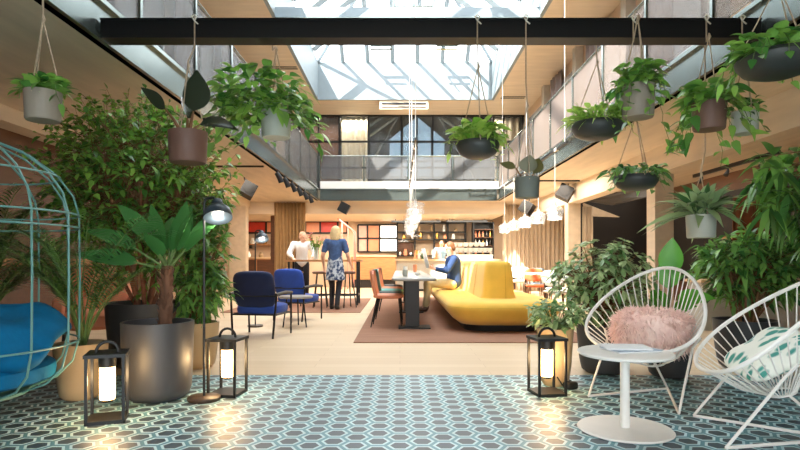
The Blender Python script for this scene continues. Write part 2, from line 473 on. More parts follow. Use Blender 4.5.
# beams and columns
struct(MB().span(-4.9, -4.6, -1, 16.9, 2.62, ZC).build('beam_left', PLY, smooth=False))
struct(MB().span(4.1, 4.4, -1, 17.3, 2.38, ZC).build('beam_right', PLY, smooth=False))
for x0, x1, y in ((-5.08, -4.6, 10.54), (-5.08, -4.6, 16.4), (4.1, 4.4, 8.84), (4.1, 4.4, 13.4)):
    struct(MB().span(x0, x1, y, y + .3, 0, 2.62 if x0 < 0 else 2.38).build('column', PLY, smooth=False))
struct(MB().span(-7.5, 3.25, 16.95, 17.15, 2.42, ZC).build('trim_5', PLYX, smooth=False))
struct(MB().span(-7.5, 3.25, 17.15, 20.4, 2.42, 2.46).build('ceiling_bar', PLYX, smooth=False))
# near-black wall painted as the shade of the stair void beyond the columns
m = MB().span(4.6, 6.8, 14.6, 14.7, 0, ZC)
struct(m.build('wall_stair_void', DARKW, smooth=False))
struct(MB().prism([at(584, 203, 13.95), at(586, 216, 13.95), at(620, 217, 13.95)], (0, .1, 0)).build('trim_6', PLY, smooth=False))
struct(MB().prism([at(580, 200, 13.8), at(650, 186, 9.4), at(650, 196, 9.4), at(612, 205, 12.0)], (.05, .12, 0)).build('trim_7', BEAMB, smooth=False))
struct(MB().span(6.7, 6.79, 8.2, 14.6, 0.5, 2.4).build('window_5', DARKW, smooth=False))
# low parapet on the left behind the plants
struct(MB().span(-5.2, -4.9, 5.0, 10.3, 0, .92).build('wall_parapet', DKOAK, smooth=False))
struct(MB().span(-5.2, -4.8, 5.0, 10.3, .92, 1.02).build('trim_8', OAK, smooth=False))

# ---- upper floor
ZU = 5.9
SX0, SX1, SY0, SY1 = -2.5, 2.8, 4.6, 16.8
struct(MB().span(-4.1, SX0 - .08, -1, 18.7, ZU, ZU + .15).build('ceiling_upper_left', PLYX, smooth=False))
struct(MB().span(SX1 + .08, 4.4, -1, 18.7, ZU, ZU + .15).build('ceiling_upper_right', PLYX, smooth=False))
struct(MB().span(SX0 - .08, SX1 + .08, SY1 + .08, 18.7, ZU, ZU + .15).build('ceiling_upper_back', PLYX, smooth=False))
struct(MB().span(SX0 - .08, SX1 + .08, -1, SY0 - .08, ZU, ZU + .15).build('ceiling_upper_front', PLYX, smooth=False))
m = MB()
m.span(SX0 - .08, SX0, SY0, SY1, ZU, 7.05).span(SX1, SX1 + .08, SY0, SY1, ZU, 7.05)
m.span(SX0 - .08, SX1 + .08, SY1, SY1 + .08, ZU, 7.05).span(SX0 - .08, SX1 + .08, SY0 - .08, SY0, ZU, 7.05)
struct(m.build('wall_skylight', GREYW, smooth=False))
struct(MB().span(-4.0, -3.9, -1, 18.7, 3.1, ZU).build('wall_upper_left', WALLW, smooth=False))
struct(MB().span(4.2, 4.3, -1, 18.7, 3.1, ZU).build('wall_upper_right', WALLW, smooth=False))
# upper side windows: frames with frosted panes
FROST = mat('frosted_glass', (150, 154, 156), 0.25, var=0.05)
for i, y in enumerate((2.6, 5.0, 7.4, 9.8, 12.2, 14.6)):
    w = struct(MB().span(-3.9, -3.86, y, y + 1.5, 3.2, 5.7).build('window_%d' % (i + 10), FROST, smooth=False))
    m = MB()
    for yy in (y, y + .75, y + 1.5): m.span(-3.88, -3.82, yy - .03, yy + .03, 3.2, 5.7)
    for zz in (3.2, 4.3, 5.7): m.span(-3.88, -3.82, y, y + 1.5, zz - .03, zz + .03)
    m.build('window_frame', STEEL, w, smooth=False)
for i, y in enumerate((4.2, 7.0, 9.8, 12.6, 15.4)):
    struct(MB().span(4.02, 4.2, y, y + .22, 3.1, ZU).build('column', CONC, smooth=False))
    struct(MB().span(4.1, 4.2, y + .5, y + 2.2, 3.1, 5.5).build('window_%d' % (i + 20), FROST, smooth=False))
# far upper glazing
wy = 18.6
w = struct(MB().span(-3.9, 4.2, wy, wy + .012, 3.1, ZU).build('window_2', PANE, smooth=False))
m = MB()
for x in (-3.4, -2.75, -2.05, -1.05, .05, 1.1, 2.15, 3.15, 3.5, 4.15): m.span(x - .03, x + .03, wy - .04, wy + .04, 3.1, ZU)
for z in (3.14, 4.12, 5.0, 5.87): m.span(-3.9, 4.2, wy - .04, wy + .04, z - .03, z + .03)
m.build('window_frame', BLACK, w, smooth=False)
# the dark room beyond it with a gable window
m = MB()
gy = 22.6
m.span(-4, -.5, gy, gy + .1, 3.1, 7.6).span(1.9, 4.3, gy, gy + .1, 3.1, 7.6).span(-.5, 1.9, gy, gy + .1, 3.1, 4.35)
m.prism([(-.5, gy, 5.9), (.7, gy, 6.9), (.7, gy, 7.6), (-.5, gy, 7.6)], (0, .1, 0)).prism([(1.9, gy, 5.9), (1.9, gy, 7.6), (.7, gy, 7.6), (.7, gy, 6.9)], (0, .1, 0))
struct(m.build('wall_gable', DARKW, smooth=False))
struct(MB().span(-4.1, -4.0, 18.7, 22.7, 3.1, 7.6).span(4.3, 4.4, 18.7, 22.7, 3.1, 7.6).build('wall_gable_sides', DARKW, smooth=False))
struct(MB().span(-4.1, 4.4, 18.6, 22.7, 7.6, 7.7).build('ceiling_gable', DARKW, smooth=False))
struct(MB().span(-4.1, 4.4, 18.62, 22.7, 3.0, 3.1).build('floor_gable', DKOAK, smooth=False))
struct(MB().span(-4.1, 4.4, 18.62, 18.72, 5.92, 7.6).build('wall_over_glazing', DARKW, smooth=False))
struct(MB().span(-3.9, -2.15, 19.4, 19.5, 3.1, 6.4).build('wall_gable_timber', DKOAK, smooth=False))
w = struct(MB().span(-.5, 1.9, gy + .04, gy + .05, 4.35, 6.9).build('window_3', GABLE, smooth=False))
m = MB()
for x in (-.46, .1, .7, 1.3, 1.86): m.span(x - .035, x + .035, gy - .03, gy + .03, 4.35, 6.9 if x == .7 else (6.4 if x in (.1, 1.3) else 5.9))
for z in (4.4, 5.05, 5.85): m.span(-.5, 1.9, gy - .03, gy + .03, z - .04, z + .04)
m.build('window_frame', BLACK, w, smooth=False)
m = MB()
for s_ in (-1, 1):
    for y in (19.6, 21.0):
        m.tube([(.7, y, 7.1), (.7 + s_ * 3.0, y, 4.9)], .07, 6)
    m.tube([(.7 + s_ * 2.2, 21.0, 4.0), (.7 + s_ * .6, 21.0, 6.8)], .05, 6)
struct(m.build('trim_9', STEEL, smooth=False))

# ---- skylight roof
RZ, RY0, RY1, RX = 9.2, 8.4, 13.0, .15
ez = 7.05
sk = struct(MB().poly([(SX0, SY1, ez), (SX1, SY1, ez), (RX, RY1, RZ)]).poly([(SX0, SY0, ez), (SX0, SY1, ez), (RX, RY1, RZ), (RX, RY0, RZ)])
            .poly([(SX1, SY1, ez), (SX1, SY0, ez), (RX, RY0, RZ), (RX, RY1, RZ)]).poly([(SX1, SY0, ez), (SX0, SY0, ez), (RX, RY0, RZ)]).build('window_1', GLASS, smooth=False))
m = MB()
def bar(a, b, t=.065): m.tube([a, b], t, 4)
bar((SX0, SY1, ez), (RX, RY1, RZ), .06); bar((SX1, SY1, ez), (RX, RY1, RZ), .06); bar((RX, RY0, RZ), (RX, RY1, RZ), .07)
bar((SX0, SY0, ez), (RX, RY0, RZ), .06); bar((SX1, SY0, ez), (RX, RY0, RZ), .06)
for k in range(1, 7):
    x = SX0 + (SX1 - SX0) * k / 7
    u = (x - SX0) / (RX - SX0) if x < RX else (SX1 - x) / (SX1 - RX)
    bar((x, SY1, ez), (x, SY1 + (RY1 - SY1) * u, ez + (RZ - ez) * u))
    bar((x, SY0, ez), (x, SY0 + (RY0 - SY0) * u, ez + (RZ - ez) * u))
for k in range(1, 12):
    y = SY0 + (SY1 - SY0) * k / 12
    u = 1.0
    if y > RY1: u = (SY1 - y) / (SY1 - RY1)
    if y < RY0: u = (y - SY0) / (RY0 - SY0)
    for sx in (SX0, SX1): bar((sx, y, ez), (sx + (RX - sx) * u, y, ez + (RZ - ez) * u), .10)
m.build('rafter_frame', GREYW, sk, smooth=False)
for px in (381, 447):
    c = at(px, 45, 16.2); f = MB()
    for dx in (-.32, .32): f.tube([(c.x + dx, c.y, c.z), (c.x + dx, c.y - .5, c.z + .2)], .03, 4)
    f.tube([(c.x - .32, c.y, c.z), (c.x + .32, c.y, c.z)], .045, 4).tube([(c.x - .32, c.y - .05, c.z - .14), (c.x + .32, c.y - .05, c.z - .14)], .03, 4)
    f.build('vent_opener', STEEL, sk, smooth=False)
f = MB()
for a, b in (((394, 7), (432, 7)), ((394, -6), (394, 7)), ((414, -6), (414, 7)), ((432, 7), (436, -4))): f.tube([at(*a, 13.2), at(*b, 13.2)], .035, 4)
f.build('vent_opener', STEEL, sk, smooth=False)
struct(MB().span(SX0, SX1, 11.0, 11.12, 5.86, 6.06).build('beam_skylight', GREYW, smooth=False))
struct(MB().span(SX0, SX1, 11.0, 11.12, 5.81, 5.86).build('beam_skylight_flange', STEEL, smooth=False))
# black steel beams across the well (plants hang from them)
for y in (4.45, 3.42):
    m = MB().span(XL + .02, XR - .02, y, y + .16, 2.80, 2.815).span(XL + .02, XR - .02, y, y + .16, 2.945, 2.96).span(XL + .02, XR - .02, y + .01, y + .15, 2.80, 2.96)
    struct(m.build('beam_plant_hanger', BEAMB, smooth=False))

# ---- railings
def railing(label, a, b, z0, z1, step, mesh):
    a = Vector(a); b = Vector(b); n = max(1, round((b - a).length / step)); d = (b - a) / n; dn = d.normalized()
    t = thing('balcony_railing', label, 'railing', (a.x, a.y, z0), group=None)
    h = z1 - z0
    L = b - a
    MB().tube([(0, 0, h), tuple(L.xy) + (h,)], .025, 8).build('handrail', STEEL, t)
    for i in range(n + 1):
        p = d * i
        MB().box((p.x, p.y, h / 2), (.045, .045, h)).build('post', STEEL, t, smooth=False)
        if i < n:
            c = p + d / 2; s = d.length - .09
            MB().box((c.x, c.y, h / 2 + .02), (s if abs(dn.x) > .5 else .012, s if abs(dn.y) > .5 else .012, h - .1)).build('mesh_panel', mesh, t, smooth=False)
    return t
railing('grey mesh railing of the left gallery above the big leafy tree', (XL - .03, -.4, 0), (XL - .03, YF, 0), 3.13, 4.15, 1.4, MESHP)
railing('sunlit mesh railing of the right gallery above the hanging plants', (XR + .03, -.4, 0), (XR + .03, YF, 0), 3.13, 4.15, 1.4, MESHR)
railing('striped grey railing across the far gallery over the bar', (XL + .03, YF + .03, 0), (XR - .03, YF + .03, 0), 3.36, 4.12, 1.3, MESHP)

# ---- far furniture of the building
t = thing('ceiling_ventilation_unit', 'white slatted air unit under the ceiling above the far glazing', 'air unit', (.12, 16.95, 5.62))
MB().span(-.75, .75, -.1, .5, 0.0, .28).build('casing', UNITC, t, smooth=False)
MB().span(-.68, .68, -.112, -.1, .14, .2).span(-.68, .68, -.112, -.1, .05, .08).build('grille', BLACKW, t, smooth=False)

def curtain(name, label, x0, x1, y, z0, z1, m, folds, amp=.07, group=None, axis='x'):
    mb = MB(); n = folds * 8; rows = 6; rr = random.Random(int(abs(x0 * 100)) + folds)
    ph = [rr.uniform(-.5, .5) for _ in range(folds + 2)]
    for r in range(rows + 1):
        v = r / rows
        for i in range(n + 1):
            u = i / n
            k = u * folds
            off = amp * math.sin(2 * PI * k + ph[int(k)]) * (.75 + .35 * (1 - v)) + .02 * math.sin(7 * k + 3 * v)
            p = x0 + (x1 - x0) * u
            mb.v.append(Vector((p, y + off, z0 + (z1 - z0) * v)) if axis == 'x' else Vector((y + off, p, z0 + (z1 - z0) * v)))
    for r in range(rows):
        for i in range(n):
            a = r * (n + 1) + i; mb.f.append([a, a + 1, a + n + 2, a + n + 1])
    o = mb.build(name, m, angle=0)
    mod = o.modifiers.new('thick', 'SOLIDIFY'); mod.thickness = .012
    return tag(o, label, 'curtain', group)
curtain('curtain', 'tall sand curtain filling the back right corner behind the dining tables', 3.3, 5.35, 17.6, .02, 2.77, CURT, 15, .06)
curtain('curtain', 'narrow sand curtain beside the dark opening on the right', 4.62, 4.86, 13.9, .02, 2.35, CURT, 3, .05)
curtain('curtain', 'olive curtain hanging left of the red clerestory panes, behind the man in white', -3.85, -2.9, 16.85, .02, 2.76, CURT2, 9, .06)
curtain('curtain', 'brown curtain behind the pale pot with long leaves, on the right', 5.7, 6.3, 9.4, .02, 2.1, mat('brown_curtain', (120, 72, 44), .9), 4, .05)
curtain('curtain', 'cream curtain behind the far upper glazing', -2.0, -1.12, 18.9, 3.12, 5.88, CURTW, 5, .05)
curtain('curtain', 'pale yellow curtain at the right end of the far upper glazing', 3.2, 4.1, 18.9, 3.12, 5.88, CURTW, 4, .05)
for i, y in enumerate((3.2, 6.0, 8.8, 11.6, 14.4)):
    curtain('curtain', ['lilac curtain behind the right gallery railing, above the oval dark bowl', 'lilac curtain behind the right gallery railing, above the grey pot of trailing leaves',
                        'lilac curtain behind the right gallery railing, above the fern bowl', 'lilac curtain behind the right gallery railing, second from the far end',
                        'lilac curtain at the far end of the right gallery'][i], y - .55, y + .35, 4.08, 3.13, 5.8, CURTG, 4, .05, group='lilac curtains of the right gallery', axis='y')
for i, y in enumerate((4.3, 6.8, 9.2, 11.6, 14.0)):
    curtain('curtain', ['pale grey curtain behind the left gallery railing, nearest the camera', 'pale grey curtain behind the left gallery railing, above the rubber plant pot',
                        'pale grey curtain behind the left gallery railing, middle of the five', 'pale grey curtain behind the left gallery railing, second from the far end',
                        'pale grey curtain at the far end of the left gallery'][i], y - .05, y + .6, -3.76, 3.13, 5.8, CURTG, 3, .05, group='grey curtains of the left gallery', axis='y')

for p0, lb in ((at(283, 68, 14.0), 'dark ceiling slot in the upper left ceiling beside the skylight'), (at(513, 97.5, 16.55), 'dark ceiling slot in the upper right ceiling beside the skylight')):
    t = thing('ceiling_vent', lb, 'vent', (p0.x, p0.y, ZU - .012))
    MB().span(-.36, .36, -.09, -.03, 0, .03).span(-.36, .36, .05, .11, 0, .03).build('slot', BLACK, t, smooth=False)
    MB().span(-.4, .4, -.12, .14, .008, .03).build('plate', PLYX, t, smooth=False)

# ================================================================= LARGE FURNITURE
# brown carpet fields
t = tag(struct(MB().span(-.56, 2.4, 6.62, 14.6, 0, .012).build('rug', RUG, smooth=False)), 'large brown striped rug under the yellow sofa and the long table', 'rug', kind='thing')
t = tag(MB().span(-3.4, -.75, 10.4, 14.2, 0, .012).build('rug', RUG, smooth=False), 'brown rug under the high bar table', 'rug')

# yellow island sofa
t = thing('island_sofa', 'big mustard yellow velvet island sofa with a central backrest', 'sofa', (0, 0, .012))
x0, x1, y0, y1 = .66, 2.3, 7.35, 14.2
prof = [(.20, .09), (.10, .16), (.02, .26), (.0, .31), (.012, .355), (.05, .395), (.11, .415), (.3, .42)]
MB().loft([rrect(x0, x1, y0, y1, .55, o, z, 10) for o, z in prof]).build('seat', YELLOW, t)
MB().loft([rrect(x0, x1, y0, y1, .55, .26, 0, 10), rrect(x0, x1, y0, y1, .55, .24, .09, 10)]).build('plinth', BLACKW, t)
bx0, bx1, by0, by1 = 1.2, 1.74, 8.1, 13.6
prof = [(0, .415), (.03, .5), (.05, .75), (.07, .9), (.09, .945), (.13, .965), (.2, .968)]
bk = MB().loft([rrect(bx0, bx1, by0, by1, .16, o, z, 8) for o, z in prof]).build('backrest', YELLOW, t)
for i in range(1, 6):
    y = by0 + (by1 - by0) * i / 6
    MB().tube([(bx0 + .0, y, .42), (bx0 + .045, y, .75), (bx0 + .065, y, .9), (bx0 + .12, y, .965), (bx1 - .12, y, .965), (bx1 - .065, y, .9), (bx1 - .045, y, .75), (bx1, y, .42)], .0035, 5).build('piping', YSEAM, bk)
MB().tube([(1.56, by0, .42), (1.56, by0 + .047, .75), (1.56, by0 + .067, .9), (1.56, by0 + .12, .965)], .0035, 5).build('piping', YSEAM, bk)
MB().tube(rrect(x0, x1, y0, y1, .55, .008, .335, 10), .004, 5, closed=True).build('piping', YSEAM, t)

# long table
t = thing('long_table', 'long grey marble-topped table beside the yellow sofa, with dark slab pedestals', 'table', (0, 0, .012))
MB().loft([rrect(-.12, .52, 7.75, 13.4, .05, .01, .69), rrect(-.12, .52, 7.75, 13.4, .05, 0, .70), rrect(-.12, .52, 7.75, 13.4, .05, 0, .722), rrect(-.12, .52, 7.75, 13.4, .05, .01, .73)]).build('table_top', MARBLE, t)
for y in (8.0, 10.4, 12.8):
    MB().span(.08, .28, y, y + .1, .02, .69).build('pedestal', BLACKW, t, smooth=False)
    MB().span(-.02, .44, y - .14, y + .24, 0, .02).build('foot_plate', BLACK, t, smooth=False)

# dining chairs along the long table (local: faces +x)
def dining_chair(name, label, loc, rz, m_seat, m_leg, group):
    t = thing(name, label, 'chair', loc, rz, group)
    MB().ell((0, 0, .45), (.23, .23, .035), .55).build('seat', m_seat, t)
    rings = []
    for z, x, w in ((.47, -.2, .19), (.56, -.225, .21), (.68, -.245, .215), (.78, -.26, .19), (.83, -.265, .12)):
        ring = []
        for k in range(9):
            a = -1 + k / 4
            ring.append((x + .05 * a * a, a * w, z))
        for k in range(9):
            a = 1 - k / 4
            ring.append((x + .05 * a * a - .025, a * w, z))
        rings.append(ring)
    MB().loft(rings).build('backrest', m_seat, t)
    for sx, sy in ((1, 1), (1, -1), (-1, 1), (-1, -1)):
        MB().tube([(.16 * sx, .17 * sy, .43), ((.2 if sx > 0 else -.25), .2 * sy, 0)], [.013, .009], 6).build('leg', m_leg, t)
    return t
spec = [(8.25, TERRA, 'terracotta leather dining chair at the near end of the long table'),
        (8.95, mat('dark_green_leather', (52, 70, 64), .6), 'dark green dining chair second along the long table'),
        (9.65, AQUA, 'aqua dining chair third along the long table'),
        (10.4, TERRA, 'terracotta dining chair fourth along the long table, beyond the aqua one'),
        (11.3, mat('black_leather', (40, 38, 38), .5), 'black dining chair at the far end of the long table')]
for y, m_, lb in spec:
    dining_chair('dining_chair', lb, (-.17, y, .012), R(rnd.uniform(-6, 6)), m_, BLACK, 'dining chairs at the long table')

# blue lounge chairs (local: faces +y)
def lounge_chair(label, loc, rz, mb_, ms_):
    t = thing('lounge_chair', label, 'chair', loc, rz, 'blue lounge chairs')
    MB().ell((0, .03, .36), (.29, .29, .075), .45, e2=.5).build('seat', ms_, t)
    q = Matrix.Rotation(R(12), 3, 'X')
    MB().ell((0, -.25, .62), (.28, .065, .24), 0.8, m=q, nu=24, nv=16, e2=.42).build('backrest', mb_, t)
    for s in (-1, 1):
        MB().tube([(s * .3, .27, 0), (s * .31, .25, .56)], .014, 7).build('leg', BLACK, t)
        MB().tube([(s * .27, -.3, 0), (s * .31, -.27, .56)], .014, 7).build('leg', BLACK, t)
        MB().tube([(s * .31, -.3, .56), (s * .325, 0, .575), (s * .31, .28, .56)], [.02, .024, .018], 8).build('armrest', BLACKW, t)
    MB().tube([(-.3, .2, .3), (.3, .2, .3)], .012, 6).tube([(-.3, -.26, .3), (.3, -.26, .3)], .012, 6).tube([(-.3, .2, .3), (-.3, -.26, .3)], .012, 6).tube([(.3, .2, .3), (.3, -.26, .3)], .012, 6).build('seat_frame', BLACK, t)
    MB().tube([(-.31, -.29, .54), (.31, -.29, .54)], .012, 6).build('back_rail', BLACK, t)
    return t
lounge_chair('navy blue lounge chair nearest the camera, seen from behind, left of the other', (-1.83, 7.3, 0), R(-9), BLUEF, BLUEB)
lounge_chair('cobalt blue lounge chair beyond the small round table, near the high stools', (-1.72, 9.25, 0), R(-22), BLUEB, BLUEB)
t = thing('side_table', 'small round grey side table between the two blue lounge chairs', 'table', (-1.56, 8.25, 0))
MB().lathe([(0, .43), (.24, .43), (.25, .44), (.25, .455), (.24, .465), (0, .465)], 28).build('table_top', mat('grey_top', (150, 144, 136), .4), t)
for k in range(3):
    a = R(90 + 120 * k); MB().tube([(.14 * math.cos(a), .14 * math.sin(a), .43), (.2 * math.cos(a), .2 * math.sin(a), 0)], .011, 6).build('leg', BLACK, t)

# high table with stools
t = thing('high_table', 'long high wooden bar table with black legs behind the blue chairs', 'table', (0, 0, .012))
MB().span(-2.5, -.85, 11.9, 12.6, .95, .995).build('table_top', OAK, t, smooth=False)
for x in (-2.42, -.93):
    for y in (11.98, 12.52): MB().box((x, y, .475), (.045, .045, .95)).build('leg', BLACK, t, smooth=False)
MB().span(-2.42, -.93, 12.23, 12.27, .2, .24).span(-2.44, -2.4, 11.98, 12.52, .2, .24).span(-.95, -.91, 11.98, 12.52, .2, .24).build('stretcher', BLACK, t, smooth=False)
def stool(loc, label):
    t = thing('bar_stool', label, 'stool', loc, rnd.uniform(0, 1), 'bar stools at the high table')
    MB().lathe([(0, .70), (.16, .70), (.175, .715), (.175, .735), (.16, .75), (0, .755)], 20).build('seat', DKOAK, t)
    for k in range(4):
        a = R(45 + 90 * k); MB().tube([(.1 * math.cos(a), .1 * math.sin(a), .7), (.2 * math.cos(a), .2 * math.sin(a), 0)], .012, 6).build('leg', BLACK, t)
    MB().tube([(.17 * math.cos(2 * PI * k / 16), .17 * math.sin(2 * PI * k / 16), .25) for k in range(16)], .008, 5, closed=True).build('foot_ring', BLACK, t)
stool((-2.2, 11.55, .012), 'bar stool nearest the left end of the high table, behind the cobalt chair')
stool((-1.66, 11.5, .012), 'bar stool between the cobalt chair and the woman in blue')
stool((-1.1, 11.5, .012), 'bar stool right of the woman in blue at the high table')

# right hand dining tables and chairs
def small_chair(label, loc, rz, m_):
    t = thing('cafe_chair', label, 'chair', loc, rz, 'cafe chairs by the sand curtain')
    MB().ell((0, 0, .45), (.21, .21, .03), .6).build('seat', m_, t)
    MB().ell((-.21, 0, .68), (.025, .2, .14), .7, e2=.6).build('backrest', m_, t)
    for sx, sy in ((1, 1), (1, -1), (-1, 1), (-1, -1)):
        MB().tube([(.15 * sx, .15 * sy, .44), (.19 * sx, .19 * sy, 0)], .012, 6).build('leg', DKOAK, t)
    for sy in (-1, 1): MB().tube([(-.17, .15 * sy, .44), (-.22, .15 * sy, .68)], .011, 6).build('back_post', DKOAK, t)
OR = mat('orange_fabric', (206, 108, 66), .8); WF = mat('white_fabric', (226, 220, 208), .8); GF = mat('blue_grey_fabric', (116, 138, 150), .8)
for i, (x, y) in enumerate(((2.75, 8.9), (2.95, 11.1), (3.05, 13.3), (3.2, 15.5))):
    nm = ['nearest the camera', 'second from the camera', 'third from the camera', 'farthest back'][i]
    t = thing('cafe_table', 'white-topped cafe table by the sand curtain, ' + nm, 'table', (x, y, 0), 0, 'cafe tables by the sand curtain')
    MB().loft([rrect(-.4, .4, -.38, .38, .05, 0, .71), rrect(-.4, .4, -.38, .38, .05, 0, .74)]).build('table_top', WHITE, t)
    MB().tube([(0, 0, .02), (0, 0, .71)], .04, 10).build('pedestal', BLACK, t)
    MB().lathe([(0, 0), (.24, 0), (.24, .012), (.05, .03), (0, .03)], 20).build('base', BLACK, t)
    small_chair('%s cafe chair on the far side of the %s cafe table' % (('white', 'orange', 'white', 'white')[i], ('nearest', 'second', 'third', 'farthest')[i]), (x - .05, y + .62, 0), -PI / 2, (WF, OR, WF, WF)[i])
    small_chair('%s cafe chair on the near side of the %s cafe table' % (('grey-blue', 'white', 'grey-blue', 'white')[i], ('nearest', 'second', 'third', 'farthest')[i]), (x + .05, y - .62, 0), PI / 2, (GF, WF, GF, WF)[i])

# left lounge: terracotta armchair between the planters
t = thing('armchair', 'terracotta leather armchair half hidden between the two left planters', 'chair', (-3.3, 6.0, 0), R(-150))
MB().ell((0, .05, .36), (.34, .33, .1), .5, e2=.5).build('seat', TERRA, t)
MB().ell((0, -.3, .62), (.36, .09, .3), .8, m=Matrix.Rotation(R(12), 3, 'X'), e2=.45).build('backrest', TERRA, t)
for s in (-1, 1):
    MB().ell((s * .36, 0, .5), (.06, .3, .1), .6, e2=.5).build('armrest', TERRA, t)
    for y in (-.25, .28): MB().tube([(s * .3, y, .3), (s * .32, y, 0)], .018, 7).build('leg', BLACKW, t)

# ================================================================= BACK BAR AND REAR WALL
t = thing('bar_counter', 'pale concrete bar counter behind the yellow sofa', 'counter', (0, 0, 0))
MB().span(-.1, 3.2, 17.75, 18.3, .06, .98).build('front', CONC, t, smooth=False)
MB().span(-.16, 3.25, 17.65, 18.4, .98, 1.03).build('worktop', PALEOAK, t, smooth=False)
MB().span(-.05, 3.15, 17.82, 18.3, 0, .06).build('plinth', BLACK, t, smooth=False)
t = thing('pastry_display', 'long bright white display of heaped pastries and cups on the bar counter', 'display', (0, 17.95, 1.03))
m = MB().span(1.55, 3.0, -.22, .22, 0, .02).span(1.55, 3.0, -.1, .22, .22, .235)
m.build('shelf', WHITE, t, smooth=False)
for x in (1.57, 2.27, 2.98): MB().box((x, .05, .12), (.015, .2, .22)).build('support', WHITEM, t, smooth=False)
r2 = random.Random(3)
cup_proto = None
def cupmesh():
    return MB().lathe([(.05, 0), (.08, .03), (.10, .13), (.095, .13), (.075, .035), (0, .03)], 16)
for row, (z, n) in enumerate(((1.05, 10), (1.265, 9), (1.44, 6))):
    for i in range(n):
        lab = 'white china bowl on the %s of the bar display' % ('lower tier', 'upper tier', 'top of the upper tier pile')[row]
        if cup_proto is None:
            cup_proto = cupmesh().build('bowl', WHITE); c = cup_proto; tag(c, lab, 'bowl', 'white bowls on the bar display, lower tier')
        else:
            c = dup(cup_proto, label=lab); c['group'] = 'white bowls on the bar display, ' + ('lower tier', 'upper tier', 'top of the upper tier pile')[row]
        c.location = (1.68 + .1 * (row == 2) + i * ((1.25 - .35 * (row == 2)) / (n - 1)), 17.88 + r2.uniform(-.03, .03) + .1 * (row > 0), z)
for i, x in enumerate((.5, .62, .74, 1.2, 1.32)):
    tag(MB().lathe([(0, 0), (.04, 0), (.042, .16), (.016, .22), (.014, .29), (0, .29)], 12).build('bottle', [ORANGEG, WHITE, mat('green_bottle', (60, 90, 60), .2), ORANGEG, WHITE][i], loc=(x, 18.1, 1.03)),
        ['amber bottle at the left of the bar counter bottles', 'white bottle second from the left on the bar counter', 'green bottle in the middle of the bar counter',
         'amber bottle beside the pastry display', 'white bottle touching the pastry display end'][i], 'bottle', 'bottles on the bar counter')
# open black shelving behind the bar
t = thing('bar_shelving', 'open black metal grid shelving on the wall behind the bar', 'shelving', (0, 20.2, 0))
m = MB()
for x in (-.1, .55, 1.25, 1.75, 2.4): m.box((x, 0, 1.75), (.05, .3, 1.3))
for z in (1.15, 1.75, 2.02, 2.36): m.box((1.15, 0, z), (2.55, .3, .04))
m.build('frame', BLACK, t, smooth=False)
for x, z, m_ in ((.2, 1.4, DKOAK), (1.5, 1.4, OAK)): MB().box((x, .12, z), (.55, .02, .5)).build('back_panel', m_, t, smooth=False)
r3 = random.Random(5)
POTS = [WHITE, BRASS, ORANGEG, BEIGE, CHROME, TERRA]
vi = 0
slots = [(-.0 + .2 * k, 1.17) for k in range(12)] + [(.15 + .3 * k, 1.77) for k in range(7)] + [(.25 + .45 * k, 2.04) for k in range(5)]
words = {1.17: 'bottom', 1.77: 'middle', 2.04: 'top'}
cnt = {}
COLW = ['white', 'brass', 'amber', 'beige', 'steel', 'terracotta']
for x, z in slots:
    k = r3.randrange(6); h = r3.uniform(.12, .24); rr = r3.uniform(.045, .075)
    o = MB().lathe([(0, 0), (rr, 0), (rr * 1.08, h * .5), (rr * .7, h * .85), (rr * .75, h), (0, h)], 12).build('jar', POTS[k], loc=(x, 20.12, z))
    tag(o, '%s jar on the %s board of the black bar shelving' % (COLW[k], words[z]), 'jar', '%s jars on the %s board of the bar shelving' % (COLW[k], words[z]))
# dark bottle cabinet at the right end
t = thing('bottle_cabinet', 'tall dark cabinet with bottle shelves at the right end of the bar', 'cabinet', (2.95, 19.6, 0))
MB().span(-.35, .35, .2, .25, 0, 2.35).span(-.37, -.33, -.2, .25, 0, 2.35).span(.33, .37, -.2, .25, 0, 2.35).span(-.35, .35, -.2, .25, 2.31, 2.35).span(-.35, .35, -.2, .25, 0, .9).build('carcass', BLACKW, t, smooth=False)
for z in (1.2, 1.5, 1.8, 2.08): MB().box((0, 0, z), (.66, .38, .025)).build('shelf', DKOAK, t, smooth=False)
for zi, z in enumerate((1.2125, 1.5125, 1.8125)):
    for i in range(5):
        k = r3.randrange(4); m_ = [BRASS, WHITE, TERRA, mat('dark_bottle', (50, 40, 34), .2)][k]
        o = MB().lathe([(0, 0), (.035, 0), (.037, .12), (.014, .17), (.013, .22), (0, .22)], 10).build('bottle', m_, loc=(2.69 + .13 * i, 19.55, z))
        tag(o, '%s bottle on the %s shelf of the dark cabinet' % (('brass', 'white', 'terracotta', 'dark')[k], ('lowest', 'middle', 'upper')[zi]), 'bottle', '%s bottles on the %s cabinet shelf' % (('brass', 'white', 'terracotta', 'dark')[k], ('lowest', 'middle', 'upper')[zi]))
